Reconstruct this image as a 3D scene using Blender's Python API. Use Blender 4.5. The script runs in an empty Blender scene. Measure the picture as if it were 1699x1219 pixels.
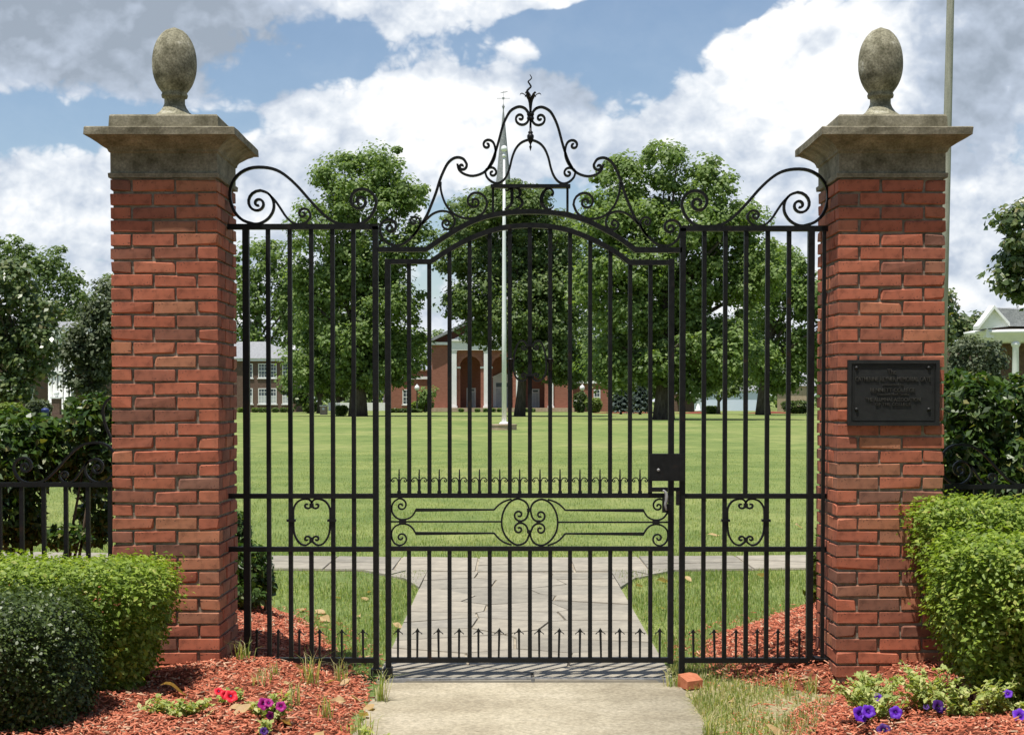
import bpy, math, random
import numpy as np
from mathutils import Vector, Matrix

R = math.radians
rnd = random.Random(7)
rng = np.random.default_rng(7)
scene = bpy.context.scene
COL = scene.collection

# ------------------------------------------------------------------ camera
F, CXP, CYP, HOR, EYE = 2640.0, 849.5, 609.5, 665.0, 1.45
TH = R(1.5)
SHIFT = (HOR - CYP + F * math.tan(TH)) / 1699.0
cam = bpy.data.cameras.new('camera')
cam.sensor_width = 36.0
cam.lens = F / 1699.0 * 36.0
cam.shift_y = SHIFT
cam.clip_start = 0.1
cam.clip_end = 6000
camo = bpy.data.objects.new('camera', cam)
COL.objects.link(camo)
camo.location = (0, 0, EYE)
camo.rotation_euler = (math.pi / 2 - TH, 0, 0)
scene.camera = camo
AXIS = CYP + SHIFT * 1699.0
CT, ST = math.cos(TH), math.sin(TH)


def at(px, py, Y):
    """world point at depth Y seen at pixel (px,py) of the photograph"""
    a = (px - CXP) / F
    b = -(py - AXIS) / F
    d = (a, CT + b * ST, -ST + b * CT)
    t = Y / d[1]
    return Vector((d[0] * t, Y, EYE + d[2] * t))


# ------------------------------------------------------------------ world, sun, exposure
SUN_EL, SUN_AZ = R(74.2), R(38.0)          # azimuth: behind the camera, to the left
world = bpy.data.worlds.new('World')
scene.world = world
world.use_nodes = True


def build_world():
    nt = world.node_tree
    nt.nodes.clear()
    N, L = nt.nodes.new, nt.links.new
    out = N('ShaderNodeOutputWorld')
    sky = N('ShaderNodeTexSky')
    sky.sky_type = 'NISHITA'
    sky.sun_disc = False
    sky.sun_elevation = SUN_EL
    sky.sun_rotation = math.pi + SUN_AZ
    sky.air_density = 1.0
    sky.dust_density = 0.6
    sky.ozone_density = 1.6
    bg = N('ShaderNodeBackground')
    bg.inputs['Strength'].default_value = 0.10
    L(sky.outputs[0], bg.inputs['Color'])
    tc = N('ShaderNodeTexCoord')
    sep = N('ShaderNodeSeparateXYZ')
    L(tc.outputs['Generated'], sep.inputs[0])

    def M(op, a, b=None, c=None):
        n = N('ShaderNodeMath')
        n.operation = op
        for i, v in enumerate((a, b, c)):
            if v is None:
                continue
            if isinstance(v, (int, float)):
                n.inputs[i].default_value = v
            else:
                L(v, n.inputs[i])
        return n.outputs[0]
    az = M('ARCTAN2', sep.outputs[0], sep.outputs[1])
    el = M('ARCSINE', sep.outputs[2])
    comb = N('ShaderNodeCombineXYZ')
    L(az, comb.inputs[0])
    L(el, comb.inputs[1])
    ae = comb.outputs[0]

    def noise(scale, detail, rough, dist=0.0, off=(0, 0, 0), sq=(1, 1, 1.7)):
        mp = N('ShaderNodeMapping')
        mp.inputs['Location'].default_value = off
        mp.inputs['Scale'].default_value = sq
        L(tc.outputs['Generated'], mp.inputs[0])
        n = N('ShaderNodeTexNoise')
        n.inputs['Scale'].default_value = scale
        n.inputs['Detail'].default_value = detail
        n.inputs['Roughness'].default_value = rough
        n.inputs['Distortion'].default_value = dist
        L(mp.outputs[0], n.inputs['Vector'])
        return n.outputs[0]

    def blob(px, py, rx, ry, w):
        u, v = math.atan((px - CXP) / F), math.atan((HOR - py) / F)
        ix, iy = F / rx, F / ry
        m = N('ShaderNodeVectorMath')
        m.operation = 'MULTIPLY_ADD'
        L(ae, m.inputs[0])
        m.inputs[1].default_value = (ix, iy, 0)
        m.inputs[2].default_value = (-u * ix, -v * iy, 0)
        ln = N('ShaderNodeVectorMath')
        ln.operation = 'LENGTH'
        L(m.outputs[0], ln.inputs[0])
        mr = N('ShaderNodeMapRange')
        mr.interpolation_type = 'SMOOTHERSTEP'
        L(ln.outputs['Value'], mr.inputs[0])
        mr.inputs[1].default_value = 0.25
        mr.inputs[2].default_value = 1.25
        mr.inputs[3].default_value = w
        mr.inputs[4].default_value = 0.0
        return mr.outputs[0]

    def total(lst, start):
        s = start
        for b in lst:
            s = M('ADD', s, blob(*b))
        return s
    def billow(off):
        a = noise(7.5, 9, 0.55, 0.2, off=off, sq=(1, 1, 1.3))
        tot = M('MULTIPLY', M('SUBTRACT', a, 0.5), 1.25)
        for sc_, w_ in ((17, .85), (37, .50), (80, .27), (170, .14)):
            b = noise(sc_, 1, .5, .3, off=(off[0] + 1.7, off[1], off[2] + .9), sq=(1, 1, 1.25))
            tot = M('MULTIPLY_ADD', M('SUBTRACT', M('ABSOLUTE', M('SUBTRACT', b, 0.5)), .09), w_, tot)
        return tot
    n_big = billow((0, 0, 0))
    n_up = billow((0.003, 0.003, -0.012))
    cover = total([
        (120, 60, 500, 170, .50), (690, 0, 360, 60, .30), (940, 2, 130, 30, .24),
        (885, 205, 200, 125, .46), (740, 215, 110, 100, .30), (610, 195, 210, 80, .30), (875, 82, 50, 28, .34),
        (1330, 165, 260, 180, .62), (1180, 270, 230, 110, .42), (1610, 130, 220, 190, .46),
        (470, 310, 360, 120, .36), (70, 340, 280, 110, .38), (1650, 400, 260, 170, .36),
        (430, 130, 120, 50, -.22), (1010, 60, 170, 62, -.46), (1195, 15, 120, 45, -.25), (560, 110, 70, 28, -.2),
        (330, 225, 240, 34, -.18)], -0.10)
    n_mask = M('ADD', n_big, cover)
    low = N('ShaderNodeMapRange')                       # thicker veil of far cloud towards the horizon, all round
    L(el, low.inputs[0])
    low.inputs[1].default_value = 0.05
    low.inputs[2].default_value = 0.17
    low.inputs[3].default_value = 0.42
    low.inputs[4].default_value = 0.0
    dens = M('ADD', n_mask, low.outputs[0])
    mk = N('ShaderNodeMapRange')
    mk.interpolation_type = 'SMOOTHSTEP'
    L(dens, mk.inputs[0])
    mk.inputs[1].default_value = 0.0
    mk.inputs[2].default_value = 0.15
    mk.inputs[3].default_value = 0.06
    mk.inputs[4].default_value = 0.97
    # cloud light: sunlit tops from the density slope, thick bases grey
    slope = M('MULTIPLY', M('SUBTRACT', n_big, n_up), 1.3)
    body = total([
        (170, 60, 460, 150, -.60), (960, 135, 130, 60, -.32), (1610, 90, 150, 170, -.46), (1560, 230, 160, 90, -.25),
        (1350, 130, 240, 150, .36), (740, 215, 190, 105, .28), (540, 150, 70, 45, .16), (875, 80, 50, 24, .22), (640, 160, 90, 40, .16),
        (560, 310, 230, 60, -.16), (905, 275, 120, 60, -.22), (1260, 280, 220, 70, -.06), (70, 350, 200, 80, .08),
        (680, 10, 250, 50, .10), (1650, 420, 200, 120, -.02)], 0.66)
    br = M('ADD', body, slope)
    n_f = noise(26.0, 8, 0.6, 0.2, off=(3, 1, 2))
    br = M('MULTIPLY_ADD', M('SUBTRACT', n_f, 0.5), 0.09, br)
    ramp = N('ShaderNodeValToRGB')
    e = ramp.color_ramp.elements
    e[0].position = 0.05
    e[0].color = (0.33, 0.385, 0.46, 1)
    e[1].position = 0.92
    e[1].color = (1.0, 1.0, 1.0, 1)
    m1 = e.new(0.45)
    m1.color = (0.50, 0.57, 0.68, 1)
    m2 = e.new(0.75)
    m2.color = (0.80, 0.84, 0.89, 1)
    L(br, ramp.inputs[0])
    bgc = N('ShaderNodeBackground')
    bgc.inputs['Strength'].default_value = CLOUD
    L(ramp.outputs[0], bgc.inputs['Color'])
    mix = N('ShaderNodeMixShader')
    L(mk.outputs[0], mix.inputs[0])
    L(bg.outputs[0], mix.inputs[1])
    L(bgc.outputs[0], mix.inputs[2])
    L(mix.outputs[0], out.inputs[0])


CLOUD = 0.90
build_world()
world.cycles.sampling_method = 'MANUAL'
world.cycles.sample_map_resolution = 512

sun = bpy.data.lights.new('sun', 'SUN')
sun.energy = 5.0
sun.angle = R(0.53)
sun.color = (1.0, 0.955, 0.88)
suno = bpy.data.objects.new('sun', sun)
COL.objects.link(suno)
suno.location = (-20, -25, 60)
sd = Vector((-math.sin(SUN_AZ) * math.cos(SUN_EL), -math.cos(SUN_AZ) * math.cos(SUN_EL), math.sin(SUN_EL)))
suno.rotation_euler = sd.to_track_quat('Z', 'Y').to_euler()

scene.view_settings.view_transform = 'Standard'
scene.view_settings.look = 'None'
scene.view_settings.exposure = 0.28
scene.view_settings.gamma = 1.0
scene.view_settings.use_curve_mapping = False
scene.render.engine = 'CYCLES'
scene.cycles.use_denoising = True
scene.cycles.max_bounces = 6
scene.cycles.diffuse_bounces = 3
scene.cycles.transmission_bounces = 3
scene.cycles.transparent_max_bounces = 4
scene.cycles.caustics_reflective = False
scene.cycles.caustics_refractive = False


# ------------------------------------------------------------------ materials
def new_mat(name):
    m = bpy.data.materials.new(name)
    m.use_nodes = True
    nt = m.node_tree
    nt.nodes.clear()
    out = nt.nodes.new('ShaderNodeOutputMaterial')
    return m, nt, out


def ramp_node(nt, stops):
    r = nt.nodes.new('ShaderNodeValToRGB')
    e = r.color_ramp.elements
    e[0].position, e[0].color = stops[0][0], (*stops[0][1], 1)
    e[1].position, e[1].color = stops[-1][0], (*stops[-1][1], 1)
    for p, c in stops[1:-1]:
        k = e.new(p)
        k.color = (*c, 1)
    return r


def noise_node(nt, scale, detail=5, rough=.6, vec='Object', sc=(1, 1, 1), dist=0):
    tc = nt.nodes.new('ShaderNodeTexCoord')
    mp = nt.nodes.new('ShaderNodeMapping')
    mp.inputs['Scale'].default_value = sc
    nt.links.new(tc.outputs[vec], mp.inputs[0])
    n = nt.nodes.new('ShaderNodeTexNoise')
    n.inputs['Scale'].default_value = scale
    n.inputs['Detail'].default_value = detail
    n.inputs['Roughness'].default_value = rough
    n.inputs['Distortion'].default_value = dist
    nt.links.new(mp.outputs[0], n.inputs['Vector'])
    return n.outputs[0]


def mixc(nt, mode, fac, a, b):
    n = nt.nodes.new('ShaderNodeMix')
    n.data_type = 'RGBA'
    n.blend_type = mode
    for s, v in ((n.inputs[0], fac), (n.inputs[6], a), (n.inputs[7], b)):
        if isinstance(v, (int, float)):
            s.default_value = v
        elif isinstance(v, tuple):
            s.default_value = (*v, 1)
        else:
            nt.links.new(v, s)
    return n.outputs[2]


def bump(nt, h, strength, dist):
    b = nt.nodes.new('ShaderNodeBump')
    b.inputs['Strength'].default_value = strength
    b.inputs['Distance'].default_value = dist
    nt.links.new(h, b.inputs['Height'])
    return b.outputs[0]


def pbr(nt, out, col, rough=.7, spec=.3, normal=None, metal=0):
    p = nt.nodes.new('ShaderNodeBsdfPrincipled')
    if isinstance(col, tuple):
        p.inputs['Base Color'].default_value = (*col, 1)
    else:
        nt.links.new(col, p.inputs['Base Color'])
    if isinstance(rough, (int, float)):
        p.inputs['Roughness'].default_value = rough
    else:
        nt.links.new(rough, p.inputs['Roughness'])
    p.inputs['Specular IOR Level'].default_value = spec
    p.inputs['Metallic'].default_value = metal
    if normal is not None:
        nt.links.new(normal, p.inputs['Normal'])
    if out is not None:
        nt.links.new(p.outputs[0], out.inputs[0])
    return p


def mottled(name, stops, scale, rough=.8, spec=.25, bs=None, bd=.002, sc=(1, 1, 1), detail=6, fine=None):
    m, nt, out = new_mat(name)
    n = noise_node(nt, scale, detail, .62, sc=sc)
    r = ramp_node(nt, stops)
    nt.links.new(n, r.inputs[0])
    col = r.outputs[0]
    nrm = None
    if fine:
        n2 = noise_node(nt, fine, 4, .7)
        r2 = ramp_node(nt, [(.3, (.62, .62, .62)), (.7, (1.25, 1.25, 1.25))])
        nt.links.new(n2, r2.inputs[0])
        col = mixc(nt, 'MULTIPLY', 1.0, col, r2.outputs[0])
    if bs:
        nrm = bump(nt, noise_node(nt, bs, 5, .7), .7, bd)
    pbr(nt, out, col, rough, spec, nrm)
    return m


def leaf_mat(name, stops, trans=.32, rough=.45, spec=.35):
    m, nt, out = new_mat(name)
    g = nt.nodes.new('ShaderNodeNewGeometry')
    r = ramp_node(nt, stops)
    nt.links.new(g.outputs['Random Per Island'], r.inputs[0])
    p = pbr(nt, None, r.outputs[0], rough, spec)
    t = nt.nodes.new('ShaderNodeBsdfTranslucent')
    c = mixc(nt, 'MULTIPLY', 1.0, r.outputs[0], (1.5, 1.6, .6))
    nt.links.new(c, t.inputs[0])
    mx = nt.nodes.new('ShaderNodeMixShader')
    mx.inputs[0].default_value = trans
    nt.links.new(p.outputs[0], mx.inputs[1])
    nt.links.new(t.outputs[0], mx.inputs[2])
    nt.links.new(mx.outputs[0], out.inputs[0])
    return m


MAT = {}


def make_materials():
    # gate pillar brick: every brick its own fired colour
    m, nt, out = new_mat('pillar_brick')
    oi = nt.nodes.new('ShaderNodeObjectInfo')
    r = ramp_node(nt, [(0, (.21, .10, .07)), (.1, (.31, .12, .077)), (.3, (.40, .133, .08)), (.62, (.455, .145, .084)),
                       (.85, (.47, .17, .098)), (.95, (.46, .195, .108)), (1, (.26, .13, .092))])
    nt.links.new(oi.outputs['Random'], r.inputs[0])
    n1 = noise_node(nt, 17, 5, .6)
    r1 = ramp_node(nt, [(.25, (.50, .49, .50)), (.48, (1, 1, 1)), (.75, (1.18, 1.13, 1.10))])
    nt.links.new(n1, r1.inputs[0])
    col = mixc(nt, 'MULTIPLY', 1.0, r.outputs[0], r1.outputs[0])
    n2 = noise_node(nt, 85, 3, .6)
    r2 = ramp_node(nt, [(.305, (1, 1, 1)), (.365, (0, 0, 0))])
    nt.links.new(n2, r2.inputs[0])
    col = mixc(nt, 'MIX', r2.outputs[0], col, (.07, .04, .032))
    n3 = noise_node(nt, 23, 6, .7, dist=.6)
    r3 = ramp_node(nt, [(.62, (0, 0, 0)), (.74, (.45, .45, .45))])
    nt.links.new(n3, r3.inputs[0])
    col = mixc(nt, 'MIX', r3.outputs[0], col, (.46, .36, .28))
    nb = noise_node(nt, 140, 6, .7)
    pbr(nt, out, col, .85, .2, bump(nt, nb, .25, .0015))
    MAT['brick'] = m
    MAT['mortar'] = mottled('mortar', [(.3, (.16, .14, .11)), (.7, (.42, .37, .30))], 30, .95, .1, 120, .002)
    MAT['cast_stone'] = mottled('cast_stone', [(.28, (.12, .108, .07)), (.5, (.25, .225, .16)), (.72, (.38, .345, .26))], 9, .92, .15, 130, .0015, fine=90)
    # egg finials: lichen blotches
    m, nt, out = new_mat('lichen_stone')
    n = noise_node(nt, 14, 8, .68)
    r = ramp_node(nt, [(.3, (.11, .105, .07)), (.46, (.235, .22, .16)), (.58, (.35, .33, .25)), (.70, (.54, .52, .45))])
    nt.links.new(n, r.inputs[0])
    f = noise_node(nt, 95, 4, .7)
    rf = ramp_node(nt, [(.35, (.55, .55, .52)), (.65, (1.25, 1.25, 1.2))])
    nt.links.new(f, rf.inputs[0])
    pbr(nt, out, mixc(nt, 'MULTIPLY', 1.0, r.outputs[0], rf.outputs[0]), .95, .12, bump(nt, f, .6, .003))
    MAT['lichen'] = m
    m, nt, out = new_mat('black_iron_paint')
    n = noise_node(nt, 40, 5, .65)
    r = ramp_node(nt, [(.3, (.005, .0055, .006)), (.7, (.011, .0115, .012))])
    nt.links.new(n, r.inputs[0])
    rr = ramp_node(nt, [(.3, (.35, .35, .35)), (.7, (.6, .6, .6))])
    nt.links.new(n, rr.inputs[0])
    rn = noise_node(nt, 11, 7, .72)
    rm = ramp_node(nt, [(.60, (0, 0, 0)), (.72, (.75, .75, .75))])
    nt.links.new(rn, rm.inputs[0])
    col = mixc(nt, 'MIX', rm.outputs[0], r.outputs[0], (.045, .022, .012))
    pbr(nt, out, col, rr.outputs[0], .28, bump(nt, noise_node(nt, 160, 4, .6), .35, .0015))
    MAT['iron'] = m
    MAT['bronze'] = mottled('dark_bronze', [(.3, (.010, .011, .011)), (.7, (.022, .023, .022))], 25, .55, .4, 150, .001)
    MAT['letter_bronze'] = mottled('worn_bronze', [(.3, (.03, .029, .026)), (.7, (.065, .06, .05))], 60, .42, .5)
    MAT['steel'] = mottled('worn_steel', [(.3, (.16, .16, .16)), (.7, (.42, .42, .42))], 30, .4, .5)
    MAT['concrete'] = mottled('walk_concrete', [(.3, (.32, .275, .195)), (.5, (.415, .365, .265)), (.7, (.50, .445, .335))], 2.6, .92, .15, 160, .003, fine=55, detail=8)
    # flagstone: each slab its own tone
    m, nt, out = new_mat('flagstone')
    oi = nt.nodes.new('ShaderNodeObjectInfo')
    r = ramp_node(nt, [(0, (.25, .23, .19)), (.4, (.30, .275, .225)), (.75, (.345, .31, .25)), (1, (.285, .265, .225))])
    nt.links.new(oi.outputs['Random'], r.inputs[0])
    n1 = noise_node(nt, 6, 8, .65)
    r1 = ramp_node(nt, [(.3, (.72, .72, .72)), (.7, (1.18, 1.17, 1.14))])
    nt.links.new(n1, r1.inputs[0])
    pbr(nt, out, mixc(nt, 'MULTIPLY', 1, r.outputs[0], r1.outputs[0]), .85, .2, bump(nt, noise_node(nt, 40, 6, .7), .6, .004))
    MAT['flag'] = m
    MAT['joint'] = mottled('path_joint', [(.3, (.20, .17, .13)), (.7, (.46, .41, .32))], 3.5, .95, .1, 80, .003)
    # lawn
    m, nt, out = new_mat('lawn_ground')
    a = noise_node(nt, .11, 8, .66, sc=(1, .5, 1))
    b = noise_node(nt, 1.1, 6, .7, sc=(1, .5, 1))
    c = noise_node(nt, 22, 4, .7)
    ra = ramp_node(nt, [(.3, (.125, .185, .062)), (.5, (.205, .25, .09)), (.70, (.31, .315, .14))])
    nt.links.new(a, ra.inputs[0])
    rb = ramp_node(nt, [(.3, (.62, .72, .66)), (.7, (1.28, 1.20, 1.16))])
    nt.links.new(b, rb.inputs[0])
    rc = ramp_node(nt, [(.3, (.60, .64, .62)), (.7, (1.3, 1.26, 1.2))])
    nt.links.new(c, rc.inputs[0])
    col = mixc(nt, 'MULTIPLY', 1, ra.outputs[0], rb.outputs[0])
    col = mixc(nt, 'MULTIPLY', 1, col, rc.outputs[0])
    pbr(nt, out, col, .95, .05, bump(nt, c, .8, .03))
    MAT['lawn'] = m
    MAT['soil'] = mottled('mulch_soil', [(.3, (.09, .028, .016)), (.7, (.27, .085, .048))], 30, .95, .1, 60, .01)
    MAT['chips'] = leaf_mat('red_mulch_chips', [(0, (.10, .04, .025)), (.15, (.33, .09, .05)), (.55, (.53, .16, .088)), (.86, (.63, .25, .15)), (.95, (.66, .46, .31)), (1, (.20, .13, .085))], .02, .8, .2)
    MAT['blade'] = leaf_mat('grass_blades', [(0, (.14, .20, .06)), (.45, (.20, .265, .085)), (.8, (.27, .31, .11)), (1, (.46, .40, .20))], .5, .55, .25)
    MAT['dryblade'] = leaf_mat('dry_grass_blades', [(0, (.17, .24, .07)), (.4, (.28, .34, .12)), (.65, (.46, .42, .23)), (1, (.60, .52, .34))], .45, .6, .2)
    MAT['boxleaf'] = leaf_mat('boxwood_leaf', [(0, (.09, .145, .02)), (.5, (.20, .285, .04)), (.9, (.33, .42, .075)), (1, (.40, .40, .12))], .36, .5, .28)
    MAT['darkleaf'] = leaf_mat('evergreen_and_shade_leaf', [(0, (.030, .052, .012)), (.6, (.062, .095, .020)), (1, (.11, .155, .03))], .22, .42, .4)  # dark evergreens; on the front left bush it stands in for shade
    MAT['camellia'] = leaf_mat('glossy_shrub_leaf', [(0, (.03, .065, .014)), (.6, (.06, .115, .022)), (.92, (.10, .16, .035)), (1, (.22, .20, .06))], .30, .40, .45)
    MAT['poplar'] = leaf_mat('poplar_leaf', [(0, (.11, .17, .05)), (.6, (.17, .245, .072)), (1, (.24, .315, .10))], .42, .5, .3)
    MAT['oak'] = leaf_mat('oak_leaf', [(0, (.085, .13, .048)), (.6, (.135, .195, .066)), (1, (.20, .26, .09))], .40, .5, .3)
    MAT['magnolia'] = leaf_mat('magnolia_leaf', [(0, (.065, .10, .038)), (.6, (.11, .155, .055)), (.9, (.18, .21, .085)), (1, (.28, .24, .12))], .3, .33, .5)
    MAT['greygreen'] = leaf_mat('greyish_leaf', [(0, (.06, .08, .04)), (.6, (.10, .125, .065)), (1, (.15, .175, .10))], .25, .55, .3)
    MAT['spruce'] = leaf_mat('blue_spruce_needles', [(0, (.05, .075, .065)), (1, (.12, .16, .15))], .15, .6, .25)
    MAT['bright'] = leaf_mat('bright_shrub_leaf', [(0, (.10, .15, .03)), (1, (.22, .28, .06))], .3, .5, .3)
    MAT['petleaf'] = leaf_mat('petunia_leaf', [(0, (.22, .29, .08)), (.6, (.39, .44, .14)), (1, (.56, .54, .25))], .32, .55, .25)
    MAT['bark'] = mottled('bark', [(.3, (.045, .037, .03)), (.7, (.14, .12, .10))], 3, .95, .1, 12, .04, sc=(3, 3, .5))
    MAT['stem'] = mottled('stem', [(.3, (.06, .045, .03)), (.7, (.15, .115, .08))], 30, .9, .1)
    MAT['dryleaf'] = leaf_mat('fallen_leaf', [(0, (.24, .13, .06)), (.5, (.48, .33, .16)), (1, (.64, .48, .28))], .25, .55, .3)
    MAT['terracotta'] = mottled('loose_brick', [(.3, (.40, .13, .065)), (.7, (.52, .20, .11))], 30, .85, .2, 130, .002)
    for nm, c in (('purple', (.10, .015, .36)), ('violet', (.045, .008, .12)), ('magenta', (.30, .01, .16)), ('red', (.62, .012, .03)), ('pink', (.60, .12, .34))):
        MAT[nm] = mottled(nm + '_petal', [(.3, tuple(v * .75 for v in c)), (.7, tuple(min(1, v * 1.25) for v in c))], 60, .55, .25)
    MAT['white'] = mottled('white_paint', [(.3, (.72, .72, .70)), (.7, (.82, .82, .80))], 2, .6, .3)
    MAT['polewhite'] = mottled('pole_white', [(.3, (.82, .83, .83)), (.7, (.87, .88, .88))], 3, .3, .5)
    m, nt, out = new_mat('chapel_brick')
    n = noise_node(nt, 1.6, 6, .7, sc=(1, 1, 3))
    r = ramp_node(nt, [(.3, (.235, .098, .068)), (.7, (.33, .15, .105))])
    nt.links.new(n, r.inputs[0])
    f = noise_node(nt, 9, 4, .7, sc=(1, 1, 4))
    rf = ramp_node(nt, [(.3, (.82, .82, .82)), (.7, (1.15, 1.15, 1.15))])
    nt.links.new(f, rf.inputs[0])
    pbr(nt, out, mixc(nt, 'MULTIPLY', 1, r.outputs[0], rf.outputs[0]), .9, .15)
    MAT['chapel_brick'] = m
    MAT['brown_brick'] = mottled('brown_brick', [(.3, (.12, .078, .06)), (.7, (.20, .135, .105))], 2.5, .9, .15, sc=(1, 1, 3), fine=12)
    MAT['slate'] = mottled('slate_roof', [(.3, (.22, .225, .235)), (.7, (.34, .345, .35))], 2.5, .8, .25, sc=(1, 1, 3), fine=9)
    MAT['spire'] = mottled('spire_slate', [(.3, (.20, .215, .21)), (.7, (.31, .325, .32))], 1.6, .75, .3, sc=(1, 1, 3), fine=5)
    MAT['glass'] = mottled('window_glass', [(.3, (.03, .04, .05)), (.7, (.10, .13, .15))], .5, .1, .6)
    MAT['blind'] = mottled('window_blind', [(.3, (.42, .45, .47)), (.7, (.55, .57, .58))], 2, .6, .3)
    MAT['tan'] = mottled('tan_stone', [(.3, (.34, .25, .17)), (.7, (.48, .37, .27))], 3, .85, .2)
    MAT['pale_blue'] = mottled('pale_blue_siding', [(.3, (.60, .68, .84)), (.7, (.70, .77, .90))], .3, .7, .2)
    MAT['blue'] = mottled('blue_plastic', [(.3, (.02, .035, .14)), (.7, (.03, .05, .2))], 3, .5, .4)
    MAT['black'] = mottled('lamp_black', [(.3, (.012, .012, .013)), (.7, (.022, .022, .023))], 8, .5, .4)
    MAT['globe'] = mottled('lamp_globe', [(.3, (.70, .70, .68)), (.7, (.82, .82, .80))], 3, .3, .5)
    MAT['polewood'] = mottled('weathered_pole', [(.3, (.24, .235, .19)), (.7, (.40, .385, .32))], 4, .9, .15, 20, .01, sc=(4, 4, .4))


make_materials()


# ------------------------------------------------------------------ object helpers
ORIGIN = {}


def tag(o, label=None, cat=None, group=None, kind=None):
    if label:
        o['label'] = label
    if cat:
        o['category'] = cat
    if group:
        o['group'] = group
    if kind:
        o['kind'] = kind
    return o


def thing(name, loc, label, cat, group=None):
    o = bpy.data.objects.new(name, None)
    COL.objects.link(o)
    o.location = loc
    o.empty_display_size = .1
    ORIGIN[o.name] = Vector(loc)
    return tag(o, label, cat, group)


def link(name, me, mat, parent=None):
    o = bpy.data.objects.new(name, me)
    COL.objects.link(o)
    if mat is not None and not me.materials:
        me.materials.append(mat)
    if parent is not None:
        o.parent = parent
        ORIGIN[o.name] = ORIGIN.get(parent.name, Vector((0, 0, 0)))
    else:
        ORIGIN[o.name] = Vector((0, 0, 0))
    return o


def arr_mesh(name, V, Fc):
    """fast mesh from numpy: V (n,3), Fc (m,k)"""
    me = bpy.data.meshes.new(name)
    V = np.ascontiguousarray(V, dtype=np.float32)
    Fc = np.ascontiguousarray(Fc, dtype=np.int32)
    k = Fc.shape[1]
    me.vertices.add(len(V))
    me.vertices.foreach_set('co', V.ravel())
    me.loops.add(Fc.size)
    me.loops.foreach_set('vertex_index', Fc.ravel())
    me.polygons.add(len(Fc))
    me.polygons.foreach_set('loop_start', np.arange(0, Fc.size, k, dtype=np.int32))
    me.polygons.foreach_set('loop_total', np.full(len(Fc), k, dtype=np.int32))
    me.update(calc_edges=True)
    return me


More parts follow.
